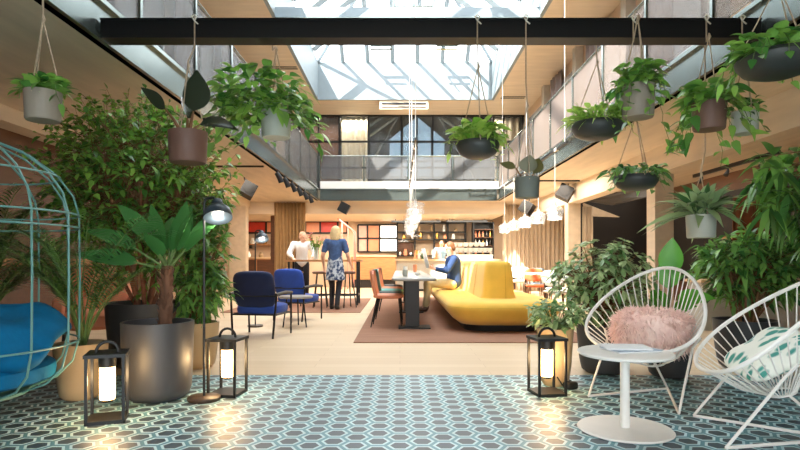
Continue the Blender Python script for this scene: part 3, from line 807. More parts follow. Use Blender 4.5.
# dark wall stretch behind the shelving, long light rails
t = thing('light_rail', 'black lighting rail over the left of the bar', 'light rail', (.55, 19.0, 2.33))
MB().box((0, 0, 0), (1.7, .06, .06)).build('rail', BLACK, t, smooth=False)
for x in (-.7, .7): MB().tube([(x, 0, .03), (x, 0, .13)], .012, 6).build('hanger', BLACK, t)
t = thing('light_rail', 'black lighting rail over the right of the bar', 'light rail', (2.3, 18.9, 2.33))
MB().box((0, 0, 0), (1.4, .06, .06)).build('rail', BLACK, t, smooth=False)
for x in (-.6, .6): MB().tube([(x, 0, .03), (x, 0, .13)], .012, 6).build('hanger', BLACK, t)
for i, (px, py) in enumerate(((404, 242), (417, 237))):
    p = at(px, py, 17.6)
    t = thing('pendant_lamp', ['black saucer pendant lamp over the bar counter, lower left one', 'black saucer pendant lamp over the bar counter, right one nearer the shelving'][i], 'lamp', p, 0, 'black saucer pendants over the bar')
    MB().lathe([(.03, .09), (.06, .05), (.2, .01), (.2, 0), (.05, .035), (.02, .08)], 20).build('lamp_shade', BLACK, t)
    MB().tube([(0, 0, .09), (0, 0, 2.42 - p.z)], .008, 5).build('cord', BLACK, t)
    MB().ell((0, 0, .03), .03).build('bulb', BULB, t)

# grid window into the next room, wide
w = thing('interior_window', 'black framed interior window with bright panes left of the bar', 'window', (0, 20.36, 0))
def panegrid(t, x0, x1, z0, z1, xs, zs, panes):
    m = MB()
    for x in xs: m.span(x - .03, x + .03, -.05, .03, z0, z1)
    for z in zs: m.span(x0, x1, -.05, .03, z - .03, z + .03)
    m.build('frame', BLACK, t, smooth=False)
    for a, b, c, d, m_ in panes: MB().span(a, b, 0, .02, c, d).build('pane', m_, t, smooth=False)
LITP = emit_mat('lit_pane', (255, 246, 236), .9)
PINKP = mat('pink_pane', (226, 176, 160), .3)
panegrid(w, -1.55, -.1, 1.3, 2.3, (-1.55, -1.2, -.75, -.1), (1.3, 1.8, 2.3),
         [(-1.52, -1.23, 1.33, 2.27, PINKP), (-1.17, -.78, 1.33, 2.27, ORANGEG), (-.72, -.13, 1.83, 2.27, LITP), (-.72, -.13, 1.33, 1.77, LITP)])
w = thing('clerestory_window', 'red and amber clerestory panes behind the flowers', 'window', (0, 20.36, 0))
panegrid(w, -3.5, -1.95, 2.0, 2.42, (-3.5, -2.95, -2.3, -1.95), (2.0, 2.42), [(-3.47, -2.98, 2.03, 2.4, ORANGEG), (-2.92, -2.33, 2.03, 2.4, RED), (-2.27, -1.98, 2.03, 2.4, ORANGEG)])
w = thing('clerestory_window', 'red and amber clerestory panes at the far left behind the column', 'window', (0, 20.36, 0))
panegrid(w, -5.7, -4.1, 2.0, 2.42, (-5.7, -4.95, -4.1), (2.0, 2.42), [(-5.67, -4.98, 2.03, 2.4, RED), (-4.92, -4.13, 2.03, 2.4, ORANGEG)])
# dark doorway posts at the back left
for x, lb in ((-4.02, 'tall dark timber post left of the olive curtain'),): tag(MB().span(x - .12, x + .1, 17.6, 17.8, 0, 2.42).build('timber_post', DKOAK, smooth=False), lb, 'post')
t = thing('wall_cabinet', 'low wooden wall unit with a dark plinth left of the bar', 'cabinet', (-.85, 19.9, 0))
MB().span(-.9, .7, -.2, .45, .3, 1.12).build('carcass', OAK, t, smooth=False)
MB().span(-.88, .68, -.15, .45, 0, .3).build('plinth', BLACKW, t, smooth=False)
MB().span(-.93, .73, -.23, .45, 1.12, 1.16).build('top', PALEOAK, t, smooth=False)
t = thing('sideboard', 'wooden sideboard against the rear wall behind the second lamp', 'cabinet', (-5.0, 19.4, 0))
MB().span(-.7, .7, -.22, .22, .2, 1.05).build('carcass', OAK, t, smooth=False)
MB().span(-.74, .74, -.25, .25, 1.05, 1.1).build('top', PALEOAK, t, smooth=False)
for x in (-.35, .35): MB().span(x - .33, x + .33, -.235, -.22, .24, 1.0).build('door', DKOAK, t, smooth=False)
for sx in (-1, 1):
    for sy in (-1, 1): MB().box((sx * .62, sy * .16, .1), (.05, .05, .2)).build('leg', BLACK, t, smooth=False)
t = thing('wall_shelf', 'wooden wall shelf above the sideboard at the back left', 'shelf', (-5.0, 20.2, 1.55))
MB().span(-.65, .65, -.15, .2, 0, .035).build('board', OAK, t, smooth=False)
MB().span(-.5, -.47, -.1, .2, -.12, 0).span(.47, .5, -.1, .2, -.12, 0).build('bracket', BLACK, t, smooth=False)
for i, (x, z, y, h, m_) in enumerate(((-.4, 1.585, 20.15, .22, WHITE), (0.05, 1.585, 20.15, .28, BRASS), (.4, 1.585, 20.15, .18, TERRA), (-.35, 1.1, 19.4, .2, WHITE), (.1, 1.1, 19.4, .16, BEIGE), (.5, 1.1, 19.4, .26, CHROME))):
    tag(MB().lathe([(0, 0), (.07, 0), (.09, h * .4), (.05, h * .85), (.06, h), (0, h)], 14).build('vase', m_, loc=(-5.0 + x, y, z)),
        ['white vase on the back left wall shelf', 'brass vase on the back left wall shelf', 'terracotta vase on the back left wall shelf', 'white vase on the sideboard', 'beige vase on the sideboard', 'steel vase on the sideboard'][i], 'vase', 'vases at the back left')
# pink stair rail
t = thing('stair_rail', 'slanting pink stair rail left of the interior window', 'railing', (-1.78, 18.8, 0))
MB().tube([(-.35, 0, 2.42), (.25, 0, 1.95), (.25, 0, .9)], .03, 6).build('handrail', mat('pink_rail', (206, 120, 112), .5), t)
for k in range(3): MB().tube([(-.2 + .2 * k, 0, .0), (-.2 + .2 * k, 0, 2.3 - .157 * k)], .02, 6).build('post', mat('pink_post', (214, 150, 138), .5), t)

# right wall shelf
t = thing('wall_shelf', 'wooden wall shelf on the brown right wall', 'shelf', (6.62, 10.2, 1.42))
MB().span(-.2, .17, -.55, .9, 0, .04).build('board', OAK, t, smooth=False)
MB().span(-.1, .17, -.3, -.27, -.14, 0).span(-.1, .17, .5, .53, -.14, 0).build('bracket', BLACK, t, smooth=False)
tag(MB().lathe([(0, 0), (.06, 0), (.065, .22), (.03, .3), (.035, .34), (0, .34)], 14).build('jar', PALEPOT, loc=(6.5, 10.5, 1.46)), 'tall pale jar on the right wall shelf', 'jar')
t = thing('box', 'small wooden box on the right wall shelf', 'box', (6.5, 10.05, 1.46))
MB().box((0, 0, .1), (.2, .24, .2)).build('body', PALEOAK, t, smooth=False)
MB().box((0, 0, .215), (.21, .25, .03)).build('lid', OAK, t, smooth=False)
t = thing('ceiling_track', 'black ceiling track over the right side room', 'light track', (6.2, 0, 2.765))
MB().span(-.03, .03, 9.0, 11.6, -.03, .035).build('rail', BLACK, t, smooth=False)
for y in (9.4, 10.4, 11.3): MB().tube([(0, y, -.03), (0, y, -.08), (-.06, y - .03, -.17)], [.015, .03, .045], 8).build('spot_head', BLACK, t)
t = thing('low_bench', 'pale low bench wall behind the bushes on the right', 'bench', (5.2, 8.0, 0))
MB().span(-.9, 1.3, -.2, .2, .0, .68).build('body', CONC, t, smooth=False)
MB().span(-.95, 1.35, -.24, .24, .68, .72).build('top', PALEOAK, t, smooth=False)

# cross tracks under the ceilings, speakers, spots
t = thing('ceiling_track', 'thin black track across the left gallery ceiling', 'light track', (0, 10.5, 2.77))
MB().span(-3.7, -2.6, -.025, .025, 0, .03).build('rail', BLACK, t, smooth=False)
t = thing('ceiling_track', 'thin black track across the right gallery ceiling', 'light track', (0, 12.4, 2.77))
MB().span(3.1, 4.05, -.025, .025, 0, .03).build('rail', BLACK, t, smooth=False)
def speaker(label, px, py, Y, rz, rx, size=.26, hang=None):
    p = at(px, py, Y)
    t = thing('loudspeaker', label, 'loudspeaker', p, 0, 'black wall loudspeakers')
    q = Euler((rx, R(28), rz)).to_matrix()
    m = MB().box((0, 0, 0), (size, size * .8, size)); m.v = [q @ v for v in m.v]; m.build('cabinet', BLACK, t, smooth=False)
    m = MB().lathe([(0, .0), (size * .36, 0), (size * .36, .01), (0, .012)], 20, m=q @ Matrix.Rotation(R(90), 3, 'X'), c=q @ Vector((0, -size * .4, 0))); m.build('grille', BLACK, t)
    MB().tube([(0, .0, 0), (-.1 if px < 400 else .1, .06, (ZC if hang is None else hang) - p.z)], .014, 6).build('bracket', BLACK, t)
speaker('black tilted loudspeaker under the left gallery near the floor lamp', 248, 190, 11.9, R(20), R(-15), .3)
speaker('black tilted loudspeaker under the right gallery beside the column', 565, 193, 12.9, R(-25), R(-15), .32)
speaker('black loudspeaker on the bulkhead over the flowers', 344, 208, 16.6, 0, 0, .3)
speaker('round-looking black loudspeaker in front of the sand curtain', 527, 208, 15.8, R(-40), R(-15), .34)
ys = [10.9, 11.6, 12.35, 13.15, 13.95, 14.75]
for i, y in enumerate(ys):
    t = thing('spotlight', 'black spotlight under the edge of the left gallery, ' + ['nearest the camera', 'second in the row', 'third in the row', 'fourth in the row', 'fifth in the row', 'farthest in the row'][i], 'lamp', (XL + .03, y, 2.78), 0, 'spotlights under the left gallery edge')
    MB().tube([(0, 0, 0), (0, 0, -.07)], .018, 6).build('stem', BLACK, t)
    MB().tube([(-.03, -.0, -.05), (.03, .02, -.15), (.06, .04, -.24)], [.045, .055, .055], 10).build('head', BLACK, t)

# ================================================================= LIGHT THINGS NEAR THE CAMERA
def lantern(label, loc, rz, h=.425, w=.22, power=5):
    t = thing('floor_lantern', label, 'lantern', loc, rz, 'black floor lanterns')
    b = .017
    MB().span(-w / 2, w / 2, -w / 2, w / 2, 0, .022).build('base', BLACK, t, smooth=False)
    for sx in (-1, 1):
        for sy in (-1, 1): MB().box((sx * (w / 2 - b / 2), sy * (w / 2 - b / 2), h / 2), (b, b, h)).build('post', BLACK, t, smooth=False)
    MB().span(-w / 2 - .006, w / 2 + .006, -w / 2 - .006, w / 2 + .006, h - .02, h).build('roof', BLACK, t, smooth=False)
    MB().tube([(-.062 * math.cos(PI * k / 10), 0, h + .065 * math.sin(PI * k / 10)) for k in range(11)], .0095, 7).build('handle', BLACK, t)
    MB().lathe([(0, h - .09), (.05, h - .09), (.05, h - .02), (0, h - .02)], 18).build('lamp_holder', BLACK, t)
    MB().lathe([(.042, .13), (.045, .14), (.045, h - .09), (.0, h - .09)], 20).build('lamp_glass', GLOW, t)
    MB().lathe([(0, .13), (.042, .13), (.03, .115), (0, .115)], 18).build('lamp_cap', BLACK, t)
    for k, (dx, dy) in enumerate(((0, -.09), (.09, 0), (-.09, 0), (0, .09))):
        point('lantern_light', (dx, dy, .25), power / 4, (1, .66, .32), .035, t)
    return t
lantern('black floor lantern at the left, in front of the beige planter', (-1.83, 3.44, 0), R(20))
lantern('black floor lantern beside the floor lamp base', (-1.285, 4.1, 0), R(-8))
lantern('black floor lantern in front of the small beige planter on the right', (1.10, 4.12, 0), R(9))
t = thing('power_adapter', 'black plug adapter with a curled cable beside the right lantern', 'adapter', (1.32, 4.26, 0), R(25))
MB().ell((0, 0, .03), (.06, .04, .03), .6).build('body', BLACK, t)
MB().tube([(.05, 0, .03), (.12, .06, .012), (.16, .16, .012), (.08, .24, .08), (0, .2, .16), (-.06, .1, .10), (-.06, .02, .03)], .006, 6).build('cable', BLACK, t)

def floor_lamp(label, loc, rz):
    t = thing('floor_lamp', label, 'lamp', loc, rz, 'black floor lamps')
    MB().lathe([(0, 0), (.11, 0), (.115, .008), (.115, .022), (.105, .03), (0, .032)], 30).build('base', mat('bronze_base', (64, 48, 36), .4), t)
    MB().tube([(0, 0, .03), (0, 0, 1.40), (.008, 0, 1.43), (.03, 0, 1.445), (.075, 0, 1.445)], .0095, 8).build('pole', BLACK, t)
    q = Matrix.Rotation(R(-24), 3, 'X') @ Matrix.Rotation(R(-10), 3, 'Y')
    c = Vector((.10, 0, 1.30))
    sh = MB().lathe([(.1, 0), (.099, .03), (.088, .065), (.062, .092), (.042, .1), (.042, .125), (.03, .15), (0, .155)], 28, c, q).build('lamp_shade', mat('blue_black_enamel', (48, 58, 66), .3), t)
    MB().lathe([(.097, .002), (.095, .03), (.084, .062), (.056, .088), (0, .092)], 28, c, q).build('shade_lining', SHADEIN, sh)
    MB().ell(c + q @ Vector((0, 0, .045)), .035).build('bulb', BULB, sh)
    point('floor_lamp_light', c + q @ Vector((0, 0, -.02)), 5, WARM, .04, t)
floor_lamp('tall black floor lamp with a dome shade beside the left planters', (-1.40, 3.93, 0), 0)
floor_lamp('black floor lamp with a dome shade beyond the navy lounge chair', (-2.17, 8.25, 0), 0)

# ================================================================= HANGING CAGE CHAIR
cx, cy = -2.585, 3.2
t = thing('hanging_cage_chair', 'sage green birdcage hanging chair with teal cushions at the left edge', 'chair', (cx, cy, 0))
prof = [(.36, .22), (.50, .27), (.585, .36), (.62, .50), (.625, .9), (.62, 1.28), (.59, 1.40), (.50, 1.53), (.36, 1.64), (.18, 1.71), (.03, 1.73)]
NR = 14
for k in range(NR):
    a = 2 * PI * k / NR + .10
    MB().tube([(r * math.cos(a), r * math.sin(a), z) for r, z in prof], .0065, 6).build('rib', TEALM, t)
for r, z in ((.36, .22), (.622, 1.28), (.52, 1.51), (.622, .5), (.624, 1.2)):
    MB().tube([(r * math.cos(2 * PI * k / 40), r * math.sin(2 * PI * k / 40), z) for k in range(40)], .006, 6, closed=True).build('hoop', TEALM, t)
MB().lathe([(0, .205), (.36, .205), (.36, .225), (0, .225)], 36).build('seat_base', TEALM, t)
MB().tube([(0, 0, 1.72), (0, 0, ZC)], .012, 6).build('hanging_cable', BLACK, t)
m = MB()
for i in range(12):
    pass
tag(MB().ell((0, 0, 0), (.50, .50, .075), 1.0, nu=40, nv=14, e2=.5).build('seat_cushion', TEAL, loc=(cx, cy, .335)), 'round dark teal seat cushion in the hanging cage chair', 'cushion')
def pillow(name, label, loc, rot, size, m_, seed, dent=.12):
    rr = random.Random(seed); mb = MB().ell((0, 0, 0), size, .55, nu=40, nv=24, e2=.75)
    for v in mb.v:
        u, w = v.x / size[0], v.y / size[1]
        edge = max(abs(u), abs(w))
        v.z *= 1 - .55 * edge ** 3
        v.z += size[2] * dent * (math.sin(5 * u + seed) * math.cos(4 * w + 2 * seed) + .5 * math.sin(11 * u * w + seed))
    o = mb.build(name, m_, loc=loc, angle=0); o.rotation_euler = rot
    return tag(o, label, 'cushion')
pillow('pillow', 'crumpled bright teal pillow on top of the seat cushion in the cage chair', (cx + .13, cy + .02, .55), (R(20), R(3), R(6)), (.43, .34, .15), TEAL, 3, .2)

# ================================================================= ACAPULCO CHAIRS
def acapulco(label, loc, rz):
    t = thing('string_chair', label, 'chair', loc, rz, 'white string chairs')
    def rim(a):
        u = (1 - math.cos(a)) / 2
        w = .39 * math.sin(a) * (1 + .22 * math.cos(a))
        return Vector((w, -.34 + .70 * u - .06 * math.sin(PI * u), .37 + .57 * u ** 1.15))
    n = 56
    MB().tube([rim(2 * PI * k / n) for k in range(n)], .0125, 8, closed=True).build('rim', WHITEM, t)
    def hub(a): return Vector((.085 * math.sin(a), .07 - .07 * math.cos(a), .235 + .04 * (1 - math.cos(a)) / 2))
    MB().tube([hub(2 * PI * k / 20) for k in range(20)], .009, 6, closed=True).build('hub_ring', WHITEM, t)
    for k in range(46):
        a = 2 * PI * (k + .5) / 46
        p, q = rim(a), hub(a)
        mid = (p + q) / 2 + Vector((0, .02, -.035))
        MB().tube([p, mid, q], .004, 5).build('cord', WHITEM, t)
    # tubular base
    f1, f2, f3 = Vector((-.31, -.30, .012)), Vector((.31, -.30, .012)), Vector((0, .36, .012))
    r1, r2, r3 = rim(R(62)), rim(R(-62)), None
    MB().tube([Vector((-.30, -.02, .40)), f1], .0085, 7).build('leg', WHITEM, t)
    MB().tube([Vector((.30, -.02, .40)), f2], .0085, 7).build('leg', WHITEM, t)
    MB().tube([Vector((0, .10, .25)), f3], .0085, 7).build('leg', WHITEM, t)
    MB().tube([f1, f3], .0095, 7).build('stretcher', WHITEM, t)
    MB().tube([f2, f3], .0095, 7).build('stretcher', WHITEM, t)
    MB().tube([Vector((-.30, -.02, .40)), Vector((-.34, .02, .47))], .0085, 7).build('seat_bar', WHITEM, t)
    MB().tube([Vector((.30, -.02, .40)), Vector((.34, .02, .47))], .0085, 7).build('seat_bar', WHITEM, t)
    return t
A1 = (1.80, 3.98); A2 = (2.08, 3.12)
acapulco('white string chair holding the fluffy pink cushion, behind the round table', (A1[0], A1[1], 0), R(-46))
acapulco('white string chair at the right edge holding the leaf-print cushion', (A2[0], A2[1], 0), R(-104))
# fluffy cushion
t = thing('fluffy_cushion', 'fluffy dusty pink cushion in the white string chair', 'cushion', (1.80, 3.93, .50), R(-8))
t.rotation_euler = (R(-58), R(4), R(-14))
MB().ell((0, 0, 0), (.25, .15, .07), .6, nu=28, nv=16).build('cover', PINKF, t)
m = MB(); r4 = random.Random(11)
for i in range(2600):
    d = unit(r4); p = Vector((d.x * .25, d.y * .155, d.z * .075))
    p.x = math.copysign(abs(d.x) ** .7 * .25, d.x); p.y = math.copysign(abs(d.y) ** .8 * .155, d.y)
    nd = (Vector((d.x * .5, d.y, d.z * 1.6)).normalized() + unit(r4) * .7).normalized()
    m.leaf(p, nd, r4.uniform(.04, .085), .009, .5, 'lance', 0, 2)
fur = m.build('fur', PINKF, t); fur['kind'] = 'stuff'
p_ = pillow('leaf_print_cushion', 'white cushion with teal leaf print in the right string chair', (2.10, 3.13, .47), (R(8), R(-34), R(-8)), (.21, .22, .07), LEAFPRINT, 5, .1)

# round side table with magazines
t = thing('round_table', 'round white pedestal table in front of the string chairs', 'table', (1.325, 3.24, 0))
MB().lathe([(0, .44), (.255, .44), (.268, .447), (.27, .455), (.264, .462), (0, .463)], 48).build('table_top', WHITEM, t)
MB().tube([(0, 0, .01), (0, 0, .445)], .027, 16).build('pedestal', WHITEM, t)
MB().lathe([(0, 0), (.262, 0), (.27, .006), (.262, .014), (0, .018)], 48).build('base', WHITEM, t)
def magazine(label, loc, rz, size, m_):
    t = thing('magazine', label, 'magazine', loc, rz, 'magazines on the round white table')
    MB().box((0, 0, .004), (size[0], size[1], .008)).build('pages', PAPER, t, smooth=False)
    MB().box((0, 0, .0092), (size[0] + .004, size[1] + .004, .0016)).build('cover', m_, t, smooth=False)
magazine('grey-blue magazine at the bottom of the pair on the white table', (1.37, 3.27, .4632), R(12), (.28, .2), COVERB)
magazine('pale magazine on top of the grey-blue one', (1.35, 3.30, .4735), R(-6), (.26, .19), PAPER)

# ================================================================= PLANTS
def planter(mb, r, h, taper=.8, rim=.02, rnd_=.08):
    prof = [(0, 0), (r * taper * .75, 0), (r * taper * .93, rnd_ * .35), (r * taper, rnd_)]
    for k in range(1, 6):
        u = k / 5; prof.append((r * (taper + (1 - taper) * u ** .7), rnd_ + (h - rnd_) * u))
    prof += [(r - rim, h), (r - rim, h - .05), (0, h - .05)]
    return mb.lathe(prof, 40)
def potted(name, label, cat, loc, r, h, m_pot, taper=.8, group=None, rz=0):
    t = thing(name, label, cat, loc, rz, group)
    planter(MB(), r, h, taper).build('planter', m_pot, t)
    MB().lathe([(0, h - .04), (r * .6, h - .035), (r - .025, h - .045)], 24).build('soil', SOIL, t)
    return t
def bush(mb, sm, rng, c, rad, n_tw, per, L, Wd, origin, shape='ovate', droop=.35, stem_r=.004, inner=.35, whorl=False, jitter=.5):
    """twigs run from origin points to places in the crown; leaves sit along their outer half"""
    c = Vector(c)
    for i in range(n_tw):
        d = unit(rng); rr = rng.uniform(inner, 1) ** .6
        p = c + Vector((d.x * rad[0] * rr, d.y * rad[1] * rr, d.z * rad[2] * rr))
        o = Vector(rng.choice(origin)) if isinstance(origin, list) else Vector(origin)
        mid = o.lerp(p, .6) + Vector((0, 0, .06 * (p - o).length))
        if stem_r and sm is not None: sm.tube([o, mid, p], [stem_r * 1.3, stem_r, stem_r * .5], 4)
        ax = (p - mid).normalized()
        if whorl:
            for k in range(per):
                a = 2 * PI * k / per + rng.random(); s, q = perp(ax)
                dd = (s * math.cos(a) + q * math.sin(a) + ax * .35).normalized()
                mb.leaf(p, dd, L * rng.uniform(.75, 1.1), Wd, droop, shape, .12, 4)
        else:
            for k in range(per):
                u = rng.uniform(.35, 1); b = mid.lerp(p, u) + unit(rng) * L * .3 * jitter
                dd = (ax * .7 + unit(rng) * .9 + Vector((0, 0, .1))).normalized()
                mb.leaf(b, dd, L * rng.uniform(.6, 1.15), Wd * rng.uniform(.8, 1.1), droop * rng.uniform(.5, 1.6), shape, .15, 4, rng.uniform(-.6, .6))

# --- big leafy tree in the slate planter
rg = random.Random(21)
t = potted('potted_tree', 'tall leafy fig tree in a dark slate planter behind the banana plant', 'plant', (-2.42, 5.25, 0), .36, .60, CHARC2, .86)
st = MB(); lf = MB(); tips = []
for k in range(9):
    a = 2 * PI * k / 9; r0 = rg.uniform(.03, .13)
    p0 = Vector((r0 * math.cos(a), r0 * math.sin(a), .54)); p1 = p0 + Vector((.2 * math.cos(a), .2 * math.sin(a), .55)); p2 = p1 + Vector((.22 * math.cos(a + .4), .22 * math.sin(a + .4), rg.uniform(.4, .8)))
    st.tube([p0, p0.lerp(p1, .5) + unit(rg) * .03, p1, p2], [.022, .019, .014, .007], 6); tips += [p1, p1.lerp(p2, .5), p2]
st.build('trunk', mat('red_bark', (142, 88, 62), .8, var=.3, scale=20), t)
tw = MB()
bush(lf, tw, rg, (-.10, 0, 1.80), (1.0, .8, .86), 760, 9, .088, .045, tips, 'ovate', .4, .003, .3)
bush(lf, tw, rg, (.1, 0, 1.15), (.7, .6, .55), 110, 8, .085, .04, tips, 'ovate', .5, .003, .3)
tw.build('twig', STEM, t); lf.build('foliage', L_FICUS, t, angle=0)

# --- palm behind the cage in the beige planter
t = potted('potted_palm', 'feathery palm in a beige planter behind the cage chair', 'plant', (-2.32, 4.0, 0), .18, .40, BEIGE, .82)
rg = random.Random(22); lf = MB(); st = MB()
for k in range(22):
    a = rg.uniform(0, 2 * PI); reach = rg.uniform(.3, .85); top = rg.uniform(.75, 1.35)
    if rg.random() < .35: a = rg.uniform(R(120), R(240))
    pts = []
    for i in range(9):
        u = i / 8; x = reach * u ** 1.5
        pts.append(Vector((x * math.cos(a) + .02 * math.cos(a * 3), x * math.sin(a) + .02, .36 + top * (u - .28 * u ** 3))))
    st.tube(pts, [.007 - .005 * i / 8 for i in range(9)], 5)
    for i in range(26):
        u = .35 + .65 * i / 25; j = min(7, int(u * 8)); f = u * 8 - j
        b = pts[j].lerp(pts[j + 1], f); ax = (pts[j + 1] - pts[j]).normalized(); s, q = perp(ax)
        for sg in (-1, 1):
            lf.leaf(b, (ax * .8 + s * sg * .9 + q * .1).normalized(), .24 * (1 - .55 * abs(u - .6)), .017, .35, 'lance', .1, 3)
st.build('stem', GSTEM, t); lf.build('foliage', L_PALM, t, angle=0)
# --- darker bamboo palm behind at the far left
t = potted('potted_palm', 'dark bamboo palm behind the cage chair at the far left', 'plant', (-3.75, 5.0, 0), .26, .45, CHARC2, .85)
rg = random.Random(23); lf = MB(); st = MB()
for k in range(34):
    a = rg.uniform(0, 2 * PI); reach = rg.uniform(.3, 1.1); top = rg.uniform(.8, 1.75)
    pts = [Vector((reach * (i / 8) ** 1.5 * math.cos(a), reach * (i / 8) ** 1.5 * math.sin(a), .4 + top * (i / 8 - .28 * (i / 8) ** 3))) for i in range(9)]
    st.tube(pts, [.009 - .006 * i / 8 for i in range(9)], 5)
    for i in range(22):
        u = .35 + .65 * i / 21; j = min(7, int(u * 8)); f = u * 8 - j
        b = pts[j].lerp(pts[j + 1], f); ax = (pts[j + 1] - pts[j]).normalized(); s, q = perp(ax)
        for sg in (-1, 1): lf.leaf(b, (ax * .8 + s * sg * .9).normalized(), .3 * (1 - .55 * abs(u - .6)), .026, .4, 'lance', .1, 3)
st.build('stem', GSTEM, t); lf.build('foliage', L_PALM, t, angle=0)

# --- banana-like plant in the big charcoal planter
t = potted('potted_banana_plant', 'broad-leaved plant with a shaggy trunk in the big charcoal planter', 'plant', (-1.76, 4.0, 0), .248, .555, CHARC, .93)
rg = random.Random(24)
m = MB(); pts = []; rr = []
for i in range(15):
    u = i / 14; pts.append((.05 + .02 * u, 0, .5 + .46 * u)); rr.append(.045 + .008 * (i % 2) - .008 * u)
m.tube(pts, rr, 10)
for i in range(60):
    a = rg.uniform(0, 2 * PI); z = rg.uniform(.52, .88)
    m.leaf((.06 + .042 * math.cos(a), .042 * math.sin(a), z), Vector((math.cos(a) * .6, math.sin(a) * .6, 1)), .08, .03, .1, 'lance', 0, 2)
m.build('trunk', BARK, t)
lf = MB(); st = MB(); o = Vector((.07, 0, .93))
for ang, el, pe, L, w, dr, rl in ((12, 76, .12, .42, .18, .05, 75), (-25, 62, .14, .40, .14, .12, 60), (62, 68, .15, .42, .15, .1, 70), (172, 56, .24, .46, .12, .22, -60), (186, 34, .26, .44, .12, .25, -55), (200, 14, .2, .42, .15, .1, -50),
                              (350, 46, .18, .36, .12, .2, 60), (18, 52, .22, .44, .11, .12, 65), (262, 48, .12, .30, .13, .2, 0), (105, 62, .15, .4, .14, .2, 0), (150, 70, .16, .40, .13, .1, -70)):
    d = Vector((math.cos(R(ang)) * math.cos(R(el)), math.sin(R(ang)) * math.cos(R(el)), math.sin(R(el))))
    b = o + d * pe
    MB().tube([o - Vector((0, 0, .08)), o, b + d * .03], [.017, .012, .006], 6).build('leaf_stalk', GSTEM, t)
    MB().leaf(b, d, L, w, dr, 'ovate', .22, 10, R(rl)).build('leaf', L_BANANA, t, angle=0)

# --- bush behind the floor lamp
t = potted('potted_shrub', 'tall bushy shrub in a beige planter behind the black floor lamp', 'plant', (-1.90, 5.15, 0), .20, .42, BEIGE, .85)
rg = random.Random(25); lf = MB(); tw = MB()
og = [(.03 * k - .08, .02 * (k % 3), .38 + .12 * k) for k in range(6)]
bush(lf, tw, rg, (.05, 0, 1.0), (.30, .3, .72), 170, 8, .13, .045, og, 'lance', .45, .004, .2)
tw.build('twig', STEM, t); lf.build('foliage', L_DARK, t, angle=0)

# --- small plant in the right beige planter
t = potted('potted_plant', 'small leafy plant in a beige planter behind the right lantern', 'plant', (1.245, 4.42, 0), .145, .455, BEIGE, .8)
rg = random.Random(26); lf = MB(); tw = MB()
bush(lf, tw, rg, (.0, -.02, .58), (.25, .2, .16), 60, 7, .075, .036, (0, 0, .42), 'ovate', .4, .003, .3)
tw.build('twig', GSTEM, t); lf.build('foliage', L_SCHEF, t, angle=0)
# --- schefflera
t = potted('potted_schefflera', 'umbrella plant with pale-edged leaf whorls in a dark planter behind the round table', 'plant', (1.82, 4.92, 0), .235, .44, CHARC2, .85)
rg = random.Random(27); lf = MB(); tw = MB()
og = [(.0, 0, .4), (.05, .03, .55), (-.06, .02, .6), (0, -.05, .7)]
bush(lf, tw, rg, (.02, 0, .80), (.46, .42, .40), 250, 8, .10, .04, og, 'obovate', .35, .004, .25, whorl=True)
tw.build('twig', STEM, t); lf.build('foliage', L_SCHEF, t, angle=0)
# --- banana leaf plant behind the pink cushion chair
t = potted('potted_banana_plant', 'plant with two paddle leaves in a dark planter behind the pink cushion chair', 'plant', (2.32, 4.75, 0), .20, .36, CHARC2, .85)
lf = MB(); st = MB()
for ang, el, L, w, dr, s0 in ((60, 86, .34, .2, .1, .42), (-30, 40, .38, .16, .5, .3), (200, 60, .3, .14, .3, .25), (-60, 50, .34, .14, .5, .2), (120, 60, .3, .14, .4, .25), (-80, 84, .34, .2, .05, .54)):
    d = Vector((math.cos(R(ang)) * math.cos(R(el)), math.sin(R(ang)) * math.cos(R(el)), math.sin(R(el))))
    b = Vector((0, 0, .33)) + Vector((d.x * .3, d.y * .3, 1)).normalized() * s0
    MB().tube([(0, 0, .3), b, b + d * .03], [.012, .009, .007], 6).build('leaf_stalk', GSTEM, t); MB().leaf(b, d, L, w, dr, 'ovate', .2, 8, R(70)).build('leaf', L_BRIGHT, t, angle=0)
# --- big bush right
t = potted('potted_shrub', 'wide dense green shrub in a dark planter behind the right string chair', 'plant', (3.2, 5.1, 0), .27, .45, CHARC2, .85)
rg = random.Random(28); lf = MB(); tw = MB()
og = [(.06 * math.cos(k), .06 * math.sin(k), .4 + .1 * k) for k in range(6)]
bush(lf, tw, rg, (.05, 0, .95), (.52, .45, .36), 220, 8, .15, .055, og, 'lance', .5, .004, .3)
for k in range(9):
    a = 2 * PI * k / 9; tw.tube([(.08 * math.cos(a), .08 * math.sin(a), .4), (.2 * math.cos(a), .2 * math.sin(a), .95)], .01, 5)
tw.build('twig', STEM, t); lf.build('foliage', L_DARK, t, angle=0)
# --- tall schefflera whose crown comes in at the right edge
t = potted('potted_tree', 'umbrella tree reaching in from the right edge above the string chair', 'plant', (3.72, 4.55, 0), .24, .45, CHARC2, .85)
rg = random.Random(29); lf = MB(); tw = MB()
MB().tube([(0, 0, .4), (.03, 0, .9), (-.02, 0, 1.5), (-.08, 0, 1.9)], [.03, .026, .022, .015], 8).build('trunk', BARK, t)
bush(lf, tw, rg, (-.3, -.05, 1.62), (.58, .4, .42), 56, 9, .27, .07, [(0, 0, 1.4), (-.04, 0, 1.7), (-.07, 0, 1.85)], 'lance', .5, .005, .35, whorl=True)
bush(lf, tw, rg, (-.2, -.05, 1.42), (.46, .35, .45), 60, 7, .15, .05, [(0, 0, 1.3), (-.04, 0, 1.6)], 'lance', .6, .004, .3)
tw.build('twig', STEM, t); lf.build('foliage', L_DARK, t, angle=0)

